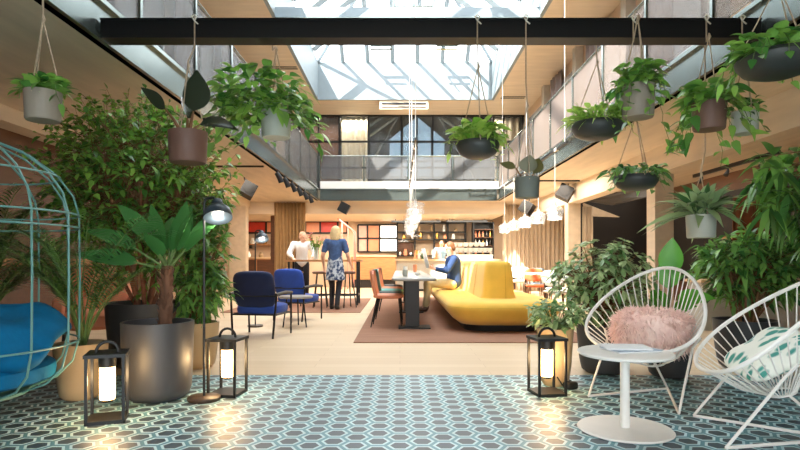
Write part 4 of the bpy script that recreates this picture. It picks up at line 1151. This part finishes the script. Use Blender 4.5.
# ================================================================= HANGING PLANTS
def hanging(name, label, px, py_bot, Y, w_px, h_px, m_pot, top_z, bowl=False, knot_px=60, rope=ROPE, beam=None, group='hanging plants'):
    """pot by its bottom centre; three ropes to a knot, one rope up to its support"""
    b = at(px, py_bot, Y); r = w_px / 2 * Y / F; h = h_px * Y / F
    t = thing(name, label, 'hanging plant', b, 0, group)
    if bowl: prof = [(0, 0), (r * .5, .0), (r * .82, h * .22), (r * .98, h * .6), (r, h * .8), (r * .93, h), (r * .88, h), (r * .85, h * .8), (0, h * .78)]
    else: prof = [(0, 0), (r * .88, 0), (r * .93, h * .05), (r, h), (r - .012, h), (r - .014, h - .03), (0, h - .03)]
    MB().lathe(prof, 32).build('pot', m_pot, t)
    MB().lathe([(0, h * .86), (r * .86, h * .8)], 20).build('soil', SOIL, t)
    kz = h + knot_px * Y / F; top = top_z - b.z
    kz = min(kz, top - .05)
    for k in range(3):
        a = 2 * PI * k / 3 + .5
        MB().tube([(r * .97 * math.cos(a), r * .97 * math.sin(a), h * .85), (0, 0, kz)], .0045, 5).build('rope', rope, t)
    off = 0
    pts = [(0, 0, kz), (0, 0, kz + .03)]
    if beam is not None:
        d = beam - .012 - Y
        pts += [(0, d, min(top - .2, kz + .2)), (0, d, top)]
        MB().tube([(0, d, top - .0), (0, d + .09, top + .006), (0, d + .184, top)], .007, 5).build('rope_loop', rope, t)
        MB().tube([(0, d - .004, top - .03), (.02, d - .01, top), (0, d - .0, top + .02), (-.02, d - .01, top), (0, d - .004, top - .03), (.03, d - .01, top - .06)], .006, 5).build('knot', WROPE, t)
    else: pts += [(0, 0, top)]
    MB().tube(pts, .006, 6).build('hanger_rope', rope, t)
    MB().tube([(0, 0, kz - .02), (.006, 0, kz), (0, 0, kz + .03)], [.006, .012, .006], 6).build('knot', rope, t)
    return t, r, h
class Multi:
    def __init__(self): self.parts = []
    def tube(self, *a, **k): self.parts.append(MB().tube(*a, **k)); return self
    @property
    def v(self): return [p for q in self.parts for p in q.v]
    def build(self, name, m, parent):
        for q in self.parts: q.build(name, m, parent)
def vines(mb, sm, rng, r, h, n, length, L, Wd, shape='heart', out=.12):
    for i in range(n):
        a = rng.uniform(0, 2 * PI); ln = length * rng.uniform(.3, 1)
        p = Vector((r * .7 * math.cos(a), r * .7 * math.sin(a), h)); pts = [p]
        p = Vector((r * 1.15 * math.cos(a), r * 1.15 * math.sin(a), h + .04)); pts.append(p)
        k = max(2, int(ln / .06))
        for j in range(k):
            p = p + Vector((out * .18 * math.cos(a), out * .18 * math.sin(a), -.06)) + unit(rng) * .018
            pts.append(p)
        sm.tube(pts, .0025, 4)
        for q in pts[1:]:
            d = (Vector((math.cos(a), math.sin(a), -.3)) + unit(rng) * .9).normalized()
            mb.leaf(q, d, L * rng.uniform(.6, 1.1), Wd * rng.uniform(.7, 1.1), .4, shape, .12, 4, rng.uniform(-.5, .5))
def mound(mb, rng, r, h, n, L, Wd, up=.6, shape='ovate', droop=.5, spread=.8, zr=(0, .1)):
    for i in range(n):
        a = rng.uniform(0, 2 * PI); q = r * spread * math.sqrt(rng.random())
        b = Vector((q * math.cos(a), q * math.sin(a), h + rng.uniform(*zr)))
        d = (Vector((math.cos(a), math.sin(a), up * rng.uniform(.2, 1.8))) + unit(rng) * .6).normalized()
        mb.leaf(b, d, L * rng.uniform(.6, 1.15), Wd * rng.uniform(.75, 1.15), droop, shape, .15, 5, rng.uniform(-.5, .5))
B1 = 4.45
def finish(t, lf, st, ml): 
    if st is not None and st.v: st.build('vine', GSTEM, t)
    lf.build('foliage', ml, t, angle=0)
rg = random.Random(41)
# left small pot
t, r, h = hanging('hanging_pot_plant', 'small grey hanging pot at upper left above the cage chair', 43, 121, 3.5, 34, 29, GREYPOT, 2.80, knot_px=72, beam=None)
lf = MB(); st = Multi(); mound(lf, rg, r, h, 80, .12, .065, .6, 'heart', .4, 1.0, (0, .06)); vines(lf, st, rg, r, h, 4, .12, .09, .055); finish(t, lf, st, L_POTHOS)
# rubber plant pot
t, r, h = hanging('hanging_rubber_plant', 'brown hanging pot with huge dark rubber plant leaves', 188, 163, 4.3, 38, 31, BROWNPOT, 2.96, knot_px=66, beam=B1)
lf = MB(); st = Multi()
for b, d, L, w, dr, rl in (((.05, -.02, .40), (.12, -.1, 1), .32, .24, .02, R(80)), ((-.17, -.02, .42), (-.7, .05, .6), .26, .12, .0, R(60)), ((.09, 0, .30), (.9, -.1, .25), .34, .15, .45, R(50)), ((-.02, .04, .36), (-.3, .4, .9), .26, .15, .1, R(40))):
    b = Vector(b); MB().tube([(b.x * .2, b.y * .2, h - .04), (b.x * .6, b.y * .6, (h + b.z) / 2), tuple(b)], [.016, .012, .007], 6).build('leaf_stalk', STEM, t)
    MB().leaf(b, d, L, w, dr, 'ovate', .2, 9, rl).build('leaf', L_BLACKISH, t, angle=0)
# big trailing plant
t, r, h = hanging('hanging_trailing_plant', 'large overflowing hanging plant left of the skylight, hiding its pale pot', 276, 138, 4.75, 30, 26, PALEPOT, 2.96, knot_px=62, beam=B1 + .16 + .02)
lf = MB(); st = Multi()
mound(lf, rg, r * 2.3, h + .04, 340, .17, .085, .6, 'ovate', .6, 1.2, (-.12, .26)); vines(lf, st, rg, r * 1.9, h + .08, 34, .42, .13, .075, 'ovate', .2)
for v in lf.v + st.v: v.x -= .07 if v.z < h + .02 else .13
finish(t, lf, st, L_POTHOS)
# centre bowl with fern
t, r, h = hanging('hanging_bowl_plant', 'dark hanging bowl of lime green leaves in front of the far glazing', 478, 158, 4.4, 43, 16, BOWL, 2.96, True, knot_px=75, beam=B1)
lf = MB(); st = Multi(); mound(lf, rg, r, h, 210, .125, .062, .8, 'ovate', .4, 1.05, (0, .12)); vines(lf, st, rg, r, h, 8, .12, .06, .045); finish(t, lf, st, L_LIME)
# grey pot with leaf
t, r, h = hanging('hanging_pot_plant', 'grey-green hanging pot with two dark paddle leaves, right of the centre', 527, 198, 4.4, 25, 20, mat('sage_pot', (104, 108, 100), .6), 2.96, knot_px=72, beam=B1)
lf = MB(); st = Multi()
KHLEAF = leaf_mat('leaf_khaki', (62, 66, 34), (104, 98, 54))
for b, d, L, w, rl in (((.0, 0, .20), (.1, -.2, .9), .16, .15, R(80)), ((-.09, 0, .24), (-.85, 0, .35), .14, .07, R(50)), ((.06, .02, .2), (.3, .1, .9), .15, .12, R(70))):
    b = Vector(b); MB().tube([(b.x * .2, b.y * .2, h - .03), tuple(b)], [.009, .005], 5).build('leaf_stalk', STEM, t); MB().leaf(b, d, L, w, .1, 'ovate', .15, 6, rl).build('leaf', KHLEAF, t, angle=0)
# fern bowl
t, r, h = hanging('hanging_bowl_plant', 'dark hanging bowl of feathery pale ferns beside the right railing', 597, 139, 4.6, 50, 16, BOWL, 2.96, True, knot_px=60, beam=B1 + .18)
lf = MB(); st = Multi(); mound(lf, rg, r, h, 240, .2, .022, .9, 'lance', .6, .9, (0, .05)); mound(lf, rg, r, h, 70, .11, .06, .8, 'ovate', .4, 1.05, (0, .1)); vines(lf, st, rg, r, h, 4, .16, .05, .04); finish(t, lf, st, L_LIME)
# tall grey pot
t, r, h = hanging('hanging_pot_plant', 'warm grey hanging pot with trailing heart leaves, right of the fern bowl', 638, 118, 4.35, 32, 32, GREYPOT, 2.96, knot_px=70, beam=B1)
lf = MB(); st = Multi(); mound(lf, rg, r, h, 120, .13, .075, .7, 'heart', .6, 1.1, (0, .14)); vines(lf, st, rg, r, h, 12, .22, .1, .065); vines(lf, st, rg, r, h, 5, .62, .09, .065); finish(t, lf, st, L_POTHOS)
# dark oval planter lower
t, r, h = hanging('hanging_bowl_plant', 'low dark hanging bowl with dark leaves in front of the right column', 636, 190, 4.72, 43, 14, BOWL, 2.96, True, knot_px=60, beam=B1 + .18)
lf = MB(); st = Multi(); mound(lf, rg, r, h, 130, .11, .06, .6, 'ovate', .6, 1.15, (0, .07)); vines(lf, st, rg, r, h, 11, .16, .07, .045); finish(t, lf, st, L_DARK)
# brown pot right
t, r, h = hanging('hanging_pot_plant', 'brown hanging pot trailing long vines with heart leaves, right side', 709, 130, 4.4, 32, 27, BROWNPOT, 2.96, knot_px=66, beam=B1)
lf = MB(); st = Multi(); mound(lf, rg, r, h, 70, .18, .11, .6, 'heart', .5, 1.2, (0, .12)); vines(lf, st, rg, r * 1.2, h, 12, .55, .12, .075); finish(t, lf, st, L_POTHOS)
# pale pot beside it
t, r, h = hanging('hanging_pot_plant', 'small pale hanging pot next to the brown trailing pot', 745, 134, 4.4, 25, 22, PALEPOT, 2.96, knot_px=60, beam=B1)
lf = MB(); st = Multi(); mound(lf, rg, r, h, 34, .09, .055, .5, 'heart', .5, 1.0); vines(lf, st, rg, r, h, 5, .26, .08, .05); finish(t, lf, st, L_DARK)
# oval bowl upper right
t, r, h = hanging('hanging_bowl_plant', 'wide black hanging bowl at the upper right corner', 778, 76, 3.48, 76, 20, BOWL, 2.80, True, knot_px=78)
lf = MB(); st = Multi(); mound(lf, rg, r, h, 190, .12, .075, .6, 'heart', .5, 1.08, (-.01, .09)); vines(lf, st, rg, r, h, 14, .16, .085, .055); finish(t, lf, st, L_POTHOS)
# pale pot with long leaves
t, r, h = hanging('hanging_pot_plant', 'pale sage hanging pot with long arching leaves below the brown pot', 701, 238, 4.68, 28, 23, PALEPOT, 2.96, knot_px=40, beam=B1 + .18)
lf = MB(); st = Multi(); mound(lf, rg, r, h, 95, .42, .075, 1.0, 'lance', .42, .7, (0, .06)); finish(t, lf, st, L_MIX)

# ================================================================= PEOPLE
def solid(mb, name, m, parent, voxel=.010, smooth_it=4):
    """one continuous skin over everything in mb"""
    o = mb.build(name, m, parent, angle=0)
    md = o.modifiers.new('r', 'REMESH'); md.mode = 'VOXEL'; md.voxel_size = voxel; md.use_smooth_shade = True
    ms = o.modifiers.new('s', 'SMOOTH'); ms.factor = .5; ms.iterations = smooth_it
    dg = bpy.context.evaluated_depsgraph_get(); dg.update()
    me = bpy.data.meshes.new_from_object(o.evaluated_get(dg), depsgraph=dg)
    o.modifiers.clear(); old = o.data; o.data = me; me.name = name; bpy.data.meshes.remove(old)
    if not me.materials: me.materials.append(m)
    me.polygons.foreach_set('use_smooth', [True] * len(me.polygons))
    return o
def cap(mb, a, b, r0, r1, n=12):
    a = Vector(a); b = Vector(b)
    mb.ell(a, r0, nu=n, nv=8).ell(b, r1, nu=n, nv=8).tube([a, b], [r0, r1], n)
    return mb
def hand(mb, w, d, nrm, curl=.5, side=1):
    w = Vector(w); d = Vector(d).normalized(); nrm = Vector(nrm).normalized(); s = d.cross(nrm).normalized(); nrm = s.cross(d)
    for k in (-1, 0, 1): cap(mb, w + s * (.012 * k), w + d * .085 + s * (.021 * k), .017, .014, 8)
    for k, ln in enumerate((.066, .078, .074, .058)):
        b = w + d * .09 + s * ((k - 1.5) * .0195)
        m_ = b + (d * math.cos(curl * .6) + nrm * math.sin(curl * .6)) * ln * .55
        e = m_ + (d * math.cos(curl * 1.8) + nrm * math.sin(curl * 1.8)) * ln * .5
        cap(mb, b, m_, .0098, .009, 7); cap(mb, m_, e, .009, .0078, 7)
    b = w + d * .025 - s * (.026 * side); m_ = b + (d * .7 - s * side * .7 + nrm * .3).normalized() * .045; e = m_ + (d * .9 - s * side * .2 + nrm * .4).normalized() * .032
    cap(mb, b, m_, .0125, .0105, 7); cap(mb, m_, e, .0105, .0088, 7)
def head(mb, c, fwd, up=(0, 0, 1), k=1.0):
    """skull, jaw, nose, ears, brow; c = middle of the skull; returns the frame"""
    f = Vector(fwd).normalized(); u = Vector(up).normalized(); s = f.cross(u).normalized(); u = s.cross(f)
    M = Matrix((s, f, u)).transposed(); c = Vector(c)
    mb.ell(c + u * .025 * k - f * .008, (.075 * k, .094 * k, .088 * k), m=M)
    mb.ell(c + f * .018 * k - u * .045 * k, (.060 * k, .070 * k, .072 * k), m=M)
    mb.ell(c + f * .058 * k - u * .098 * k, (.026 * k, .024 * k, .020 * k), m=M)
    cap(mb, c + f * .086 * k - u * .0 * k, c + f * .106 * k - u * .034 * k, .009, .013, 8)
    for q in (-1, 1):
        mb.ell(c + s * q * .076 * k - u * .015, (.010, .020, .032), m=M)
        mb.ell(c + s * q * .03 + f * .082 * k + u * .018, (.024, .012, .009), m=M)
    mb.ell(c + f * .083 * k - u * .062 * k, (.024, .012, .007), m=M); mb.ell(c + f * .081 * k - u * .074 * k, (.020, .012, .008), m=M)
    return c, f, s, u, M
def eyes(parent, fr, k=1.0):
    c, f, s, u, M = fr
    for q in (-1, 1): MB().ell(c + s * q * .031 + f * .083 * k + u * .0, (.013, .008, .007), m=M, nu=10, nv=6).build('eye', EYE, parent)
def figure(name, label, loc, rz, J, lw=1.0, group=None):
    """body as one skin; J = joints"""
    t = thing(name, label, 'person', loc, rz, group)
    mb = MB(); j = {k: Vector(v) for k, v in J.items() if k not in ('fwd', 'curl')}
    cap(mb, j['pelvis'], j['waist'], .125, .105); cap(mb, j['waist'], j['chest'], .105, .125)
    for q in ('l', 'r'):
        cap(mb, j['pelvis'].lerp(j['hip_' + q], .8), j['knee_' + q], .085 * lw, .052 * lw)
        cap(mb, j['knee_' + q], j['calf_' + q] if 'calf_' + q in j else j['knee_' + q].lerp(j['ankle_' + q], .3), .052 * lw, .055 * lw)
        cap(mb, j['knee_' + q].lerp(j['ankle_' + q], .3), j['ankle_' + q], .055 * lw, .034)
        cap(mb, j['ankle_' + q] + Vector((0, 0, -.03)), j['toe_' + q], .036, .028)
        cap(mb, j['chest'], j['sh_' + q], .10, .056); cap(mb, j['sh_' + q], j['el_' + q], .050, .038); cap(mb, j['el_' + q], j['wr_' + q], .039, .026)
        d = j['wr_' + q] - j['el_' + q]
        hand(mb, j['wr_' + q], j.get('hd_' + q, d), j.get('hn_' + q, Vector((0, -1, 0))), J.get('curl', .5), 1 if q == 'l' else -1)
    cap(mb, j['chest'] + Vector((0, 0, .05)), j['head'] + Vector((0, 0, -.09)), .062, .052)
    fr = head(mb, j['head'], J['fwd'])
    solid(mb, 'body', SKIN, t, .0085, 3)
    eyes(t, fr)
    return t, j, fr
def garment(t, name, m, caps, voxel=.012):
    mb = MB()
    for c in caps: cap(mb, *c, 14)
    return solid(mb, name, m, t, voxel, 5)
def shoe(t, j, q, m):
    mb = MB(); a, b = j['ankle_' + q], j['toe_' + q]
    cap(mb, a + Vector((0, 0, -.02)), a + Vector((0, 0, -.045)), .046, .045); cap(mb, a + Vector((0, 0, -.045)), b, .045, .036)
    solid(mb, 'shoe', m, t, .01, 3)

DENIM = mat('denim', (66, 92, 136), .85, var=.25, scale=14)
NAVYS = mat('navy_shirt', (40, 66, 112), .85, var=.15, scale=10)
WSHIRT = mat('white_shirt', (232, 232, 230), .85, var=.04)
LBSHIRT = mat('light_blue_shirt', (150, 184, 208), .85, var=.06)
KHAKI = mat('khaki_cloth', (206, 188, 146), .85, var=.08)
DKCLOTH = mat('dark_cloth', (34, 34, 40), .85, var=.2)

# woman walking away past the high table (local forward is -y, turned away from the camera)
Jw = dict(pelvis=(0, 0, .90), waist=(0, .01, 1.06), chest=(0, .0, 1.26), head=(0, -.03, 1.55), fwd=(.1, -1, -.12),
          hip_l=(.09, 0, .86), hip_r=(-.09, 0, .86), knee_l=(.09, -.10, .47), knee_r=(-.08, .02, .47), ankle_l=(.08, -.02, .085), ankle_r=(-.07, .16, .10),
          toe_l=(.09, -.16, .035), toe_r=(-.07, .04, .035), sh_l=(.17, .0, 1.35), sh_r=(-.17, 0, 1.35), el_l=(.25, .03, 1.08), el_r=(-.25, -.02, 1.08),
          wr_l=(.27, -.10, .87), wr_r=(-.29, -.14, .90), hn_l=(-1, 0, 0), hn_r=(1, 0, 0))
t, j, fr = figure('person', 'person with blond hair in a blue top and patterned skirt, seen from behind', (-1.30, 11.05, .012), R(172), Jw)
garment(t, 'top', DENIM, [((0, 0, 1.02), (0, 0, 1.28), .13, .145), ((0, 0, 1.30), (.165, 0, 1.35), .10, .068), ((0, 0, 1.30), (-.165, 0, 1.35), .10, .068),
                          ((.17, 0, 1.35), (.225, .015, 1.18), .07, .062), ((-.17, 0, 1.35), (-.225, 0, 1.18), .07, .062)])
mb = MB(); mb.lathe([(0, 1.06), (.14, 1.06), (.155, .96), (.175, .84), (.19, .70), (.2, .58), (.185, .585), (0, .60)], 28)
for v in mb.v: v.y *= .8
solid(mb, 'skirt', FLORAL, t, .012, 4)
for q in ('l', 'r'):
    garment(t, 'stocking', DKCLOTH, [(j['hip_' + q] + Vector((0, 0, -.2)), j['knee_' + q], .078, .058), (j['knee_' + q], j['knee_' + q].lerp(j['ankle_' + q], .3), .058, .061), (j['knee_' + q].lerp(j['ankle_' + q], .3), j['ankle_' + q], .061, .042)])
    shoe(t, j, q, BLACKW)
mb = MB(); c, f, s, u, M = fr
mb.ell(c + u * .03 - f * .02, (.095, .105, .10), m=M); mb.ell(c - u * .05 - f * .055, (.10, .07, .12), m=M); mb.ell(c - u * .12 - f * .065, (.095, .055, .08), m=M)
for q in (-1, 1): mb.ell(c + s * q * .08 - u * .06 - f * .01, (.03, .06, .11), m=M)
solid(mb, 'hair', BLOND, t, .012, 3)

# man in white behind the high table
Jm = dict(pelvis=(0, 0, .92), waist=(0, -.03, 1.07), chest=(0, -.08, 1.27), head=(.02, -.16, 1.53), fwd=(.5, -.8, -.35),
          hip_l=(.09, 0, .88), hip_r=(-.09, 0, .88), knee_l=(.1, -.02, .48), knee_r=(-.1, -.02, .48), ankle_l=(.1, .02, .085), ankle_r=(-.1, .02, .085),
          toe_l=(.12, -.14, .035), toe_r=(-.12, -.14, .035), sh_l=(.19, -.08, 1.36), sh_r=(-.19, -.08, 1.36), el_l=(.30, -.22, 1.14), el_r=(-.30, -.22, 1.14),
          wr_l=(.22, -.44, 1.04), wr_r=(-.22, -.44, 1.04), hn_l=(0, 0, -1), hn_r=(0, 0, -1), curl=.3)
t, j, fr = figure('person', 'person in a white shirt leaning on the high table, left of the flowers', (-2.32, 13.0, .012), R(12), Jm)
garment(t, 'shirt', WSHIRT, [((0, 0, .95), (0, -.02, 1.08), .15, .14), ((0, -.02, 1.08), (0, -.08, 1.29), .14, .155), ((0, -.08, 1.30), (.18, -.08, 1.36), .11, .075), ((0, -.08, 1.30), (-.18, -.08, 1.36), .11, .075),
                             ((.19, -.08, 1.36), (.30, -.22, 1.14), .075, .06), ((-.19, -.08, 1.36), (-.30, -.22, 1.14), .075, .06), ((.30, -.22, 1.14), (.235, -.40, 1.06), .06, .045), ((-.30, -.22, 1.14), (-.235, -.40, 1.06), .06, .045)])
for q in ('l', 'r'):
    garment(t, 'trouser_leg', DKCLOTH, [(j['pelvis'].lerp(j['hip_' + q], .8), j['knee_' + q], .108, .075), (j['knee_' + q], j['ankle_' + q] + Vector((0, 0, .02)), .075, .06)])
    shoe(t, j, q, BLACKW)
mb = MB(); c, f, s, u, M = fr
mb.ell(c + u * .035 - f * .022, (.082, .092, .088), m=M); mb.ell(c - u * .02 - f * .05, (.076, .056, .07), m=M)
solid(mb, 'hair', mat('light_hair', (206, 160, 128), .6, var=.2, scale=20), t, .012, 3)

# man reading on the sofa, facing the long table (local forward -y -> world -x)
Js = dict(pelvis=(0, .02, .15), waist=(0, .03, .30), chest=(0, .0, .50), head=(0, -.06, .80), fwd=(0, -1, -.45),
          hip_l=(.09, -.04, .10), hip_r=(-.09, -.04, .10), knee_l=(.11, -.47, .12), knee_r=(-.11, -.49, .12), ankle_l=(.11, -.53, -.325), ankle_r=(-.11, -.50, -.325),
          toe_l=(.12, -.70, -.375), toe_r=(-.12, -.68, -.375), sh_l=(.19, .0, .59), sh_r=(-.19, 0, .59), el_l=(.25, -.13, .36), el_r=(-.25, -.13, .36),
          wr_l=(.17, -.36, .40), wr_r=(-.17, -.36, .40), hd_l=(-.3, -.8, .3), hd_r=(.3, -.8, .3), hn_l=(-1, 0, .2), hn_r=(1, 0, .2), curl=.8)
t, j, fr = figure('person', 'person in a navy shirt and khaki trousers sitting on the yellow sofa reading a newspaper', (1.02, 10.6, .432), R(-90), Js)
garment(t, 'shirt', NAVYS, [((0, .02, .16), (0, .02, .30), .15, .14), ((0, .02, .30), (0, 0, .52), .14, .155), ((0, 0, .54), (.18, 0, .59), .11, .075), ((0, 0, .54), (-.18, 0, .59), .11, .075),
                            ((.19, 0, .59), (.25, -.13, .36), .072, .058), ((-.19, 0, .59), (-.25, -.13, .36), .072, .058), ((.25, -.13, .36), (.19, -.31, .39), .055, .044), ((-.25, -.13, .36), (-.19, -.31, .39), .055, .044)])
for q in ('l', 'r'):
    garment(t, 'trouser_leg', KHAKI, [(j['pelvis'].lerp(j['hip_' + q], .8) + Vector((0, 0, .0)), j['knee_' + q], .108, .075), (j['knee_' + q], j['ankle_' + q] + Vector((0, 0, .04)), .075, .062)])
    shoe(t, j, q, DKOAK)
mb = MB(); c, f, s, u, M = fr
mb.ell(c + u * .035 - f * .022, (.082, .095, .088), m=M); mb.ell(c - u * .02 - f * .055, (.076, .05, .07), m=M)
solid(mb, 'hair', BRHAIR, t, .012, 3)
t = thing('newspaper', 'open newspaper held by the person on the yellow sofa', 'newspaper', (.60, 10.6, .90), 0)
for sg in (-1, 1):
    rings = MB()
    for i in range(7):
        u = i / 6; y = sg * .30 * u
        for z in (0, 1): rings.v.append(Vector((-.02 - .07 * (1 - u) ** 2 + .02 * math.sin(5 * u) - .10 * z, y, -.06 + .38 * z)))
    for i in range(6): rings.f.append([2 * i, 2 * i + 1, 2 * i + 3, 2 * i + 2])
    o = rings.build('page', PAPER, t); sdm = o.modifiers.new('t', 'SOLIDIFY'); sdm.thickness = .004

# barista behind the bar
Jb = dict(Jm); Jb.update(waist=(0, 0, 1.07), chest=(0, -.01, 1.27), head=(.0, -.03, 1.55), fwd=(-.3, -1, -.25), wr_l=(.2, -.26, 1.10), wr_r=(-.2, -.26, 1.10), el_l=(.27, -.06, 1.08), el_r=(-.27, -.06, 1.08), sh_l=(.19, 0, 1.36), sh_r=(-.19, 0, 1.36))
t, j, fr = figure('person', 'person in a light blue shirt standing behind the bar counter', (1.42, 18.85, 0), 0, Jb)
garment(t, 'shirt', LBSHIRT, [((0, 0, .95), (0, 0, 1.08), .15, .14), ((0, 0, 1.08), (0, -.01, 1.29), .14, .155), ((0, -.01, 1.30), (.18, 0, 1.36), .11, .075), ((0, -.01, 1.30), (-.18, 0, 1.36), .11, .075),
                              ((.19, 0, 1.36), (.27, -.06, 1.08), .075, .06), ((-.19, 0, 1.36), (-.27, -.06, 1.08), .075, .06)])
for q in ('l', 'r'):
    garment(t, 'trouser_leg', DKCLOTH, [(j['pelvis'].lerp(j['hip_' + q], .8), j['knee_' + q], .108, .075), (j['knee_' + q], j['ankle_' + q] + Vector((0, 0, .02)), .075, .06)])
    shoe(t, j, q, BLACKW)
mb = MB(); c, f, s, u, M = fr
mb.ell(c + u * .035 - f * .022, (.082, .092, .088), m=M); mb.ell(c - u * .02 - f * .05, (.076, .056, .07), m=M)
solid(mb, 'hair', BRHAIR, t, .012, 3)

# ================================================================= FLOWERS, TABLEWARE
rg = random.Random(61)
p = Vector((-1.87, 12.3, 1.007))
t = thing('flower_vase', 'glass vase of pink lilies on the high table', 'flowers', p)
MB().lathe([(0, 0), (.05, 0), (.06, .1), (.05, .22), (.07, .27), (.06, .27), (.04, .22), (0, .02)], 18).build('vase', clear_mat('vase_glass', (220, 232, 228), .4), t)
lf = MB(); st = MB(); pt = MB()
for k in range(16):
    a = rg.uniform(0, 2 * PI); q = rg.uniform(.05, .26); z = rg.uniform(.38, .58); e = Vector((q * math.cos(a), q * math.sin(a), z))
    st.tube([(0, 0, .04), (e.x * .3, e.y * .3, .28), e], .004, 4)
    if k < 11:
        for i in range(6):
            b = 2 * PI * i / 6; pt.leaf(e, Vector((math.cos(b), math.sin(b), .7)), .10, .045, .3, 'ovate', .1, 4)
    for i in range(6): lf.leaf(Vector((e.x * .3, e.y * .3, .28)).lerp(e, rg.random()), unit(rg), .11, .035, .3, 'lance', .1, 3)
st.build('stem', GSTEM, t); lf.build('foliage', L_POTHOS, t, angle=0); pt.build('blossom', leaf_mat('petal_pink', (226, 110, 120), (250, 200, 196), .5), t, angle=0)
for i, (x, y, h, m_, lb) in enumerate(((.08, 8.6, .10, PALEPOT, 'pale cup on the near end of the long table'), (.3, 9.3, .05, WHITE, 'white bowl on the long table beyond the pale cup'), (.1, 10.1, .14, WHITE, 'white jug in the middle of the long table'), (.32, 11.8, .16, ORANGEG, 'amber jar at the far end of the long table'))):
    tag(MB().lathe([(0, 0), (.035, 0), (.045, h * .5), (.042, h), (.037, h), (.03, .012), (0, .012)], 16).build(('cup', 'bowl', 'jug', 'jar')[i], m_, loc=(x, y, .742)), lb, ('cup', 'bowl', 'jug', 'jar')[i])
for i, (x, y, lb) in enumerate(((3.1, 9.1, 'nearest'), (3.2, 10.9, 'second'), (3.3, 12.7, 'third'))):
    pass

# ================================================================= PENDANT ROWS
def track(label, x, y0, y1, z):
    t = thing('suspended_light_track', label, 'light track', (x, 0, z))
    MB().span(-.02, .02, y0, y1, -.02, .02).build('rail', BLACK, t, smooth=False)
    for y in (y0 + .15, (y0 + y1) / 2, y1 - .15): MB().tube([(0, y, .02), (0, y, (5.81 if abs(x) < 2 else 5.9) - z)], .006, 5).build('cable', WHITEM, t)
    for k in range(5): MB().span(-.024, .024, y0 + (y1 - y0) * (k + .5) / 5, y0 + (y1 - y0) * (k + .5) / 5 + .12, -.026, .024).build('joint', WHITEM, t, smooth=False)
    return t
track('black and white suspended track above the long table', .24, 8.4, 14.0, 2.85)
track('black suspended track along the right gallery edge above the cafe tables', 2.62, 8.6, 14.2, 2.85)
def pendant(name, label, loc, ztop, r, h, group, layered):
    t = thing(name, label, 'lamp', loc, 0, group)
    if layered:
        MB().lathe([(.03, h), (r * .9, h * .93), (r, h * .8), (r * .72, h * .72), (r * .95, h * .5), (r * .9, h * .38), (r * .6, h * .33), (r * .7, h * .12), (r * .5, 0), (r * .48, .004), (r * .66, h * .12)], 26).build('lamp_shade', GLOBE, t)
    else:
        MB().lathe([(.03, h), (r * .55, h * .93), (r * .95, h * .72), (r, h * .5), (r * .8, h * .2), (r * .82, 0), (r * .8, .003), (r * .77, h * .2)], 24).build('lamp_shade', GLOBE, t)
    MB().ell((0, 0, h * .5), .04, nu=12, nv=8).build('bulb', BULB, t)
    MB().tube([(0, 0, h * .62), (0, 0, h + .04)], .022, 8).build('lamp_holder', WHITEM, t)
    MB().tube([(0, 0, h + .04), (0, 0, ztop - loc[2])], .004, 5).build('cord', WHITEM, t)
    return t
ordw = ['nearest the camera', 'second in the row', 'third in the row', 'fourth in the row', 'fifth in the row', 'farthest in the row']
for i in range(6):
    y = 8.5 + i * 1.06
    pendant('pendant_lamp', 'layered white glass pendant over the long table, ' + ordw[i], (.24, y, 1.60), 2.86, .15, .30, 'white glass pendants over the long table', True)
    if i % 2 == 0: point('pendant_light', (.24, y, 1.55), 6, WARM, .06)
for i in range(5):
    y = 9.3 + i * 1.12
    pendant('pendant_lamp', 'clear white glass pendant over the cafe tables, ' + (ordw[i] if i < 4 else ordw[5]), (2.62, y, 1.68), 2.86, .15, .24, 'clear glass pendants over the cafe tables', False)
    if i % 2 == 0: point('pendant_light', (2.62, y, 1.62), 6, WARM, .06)
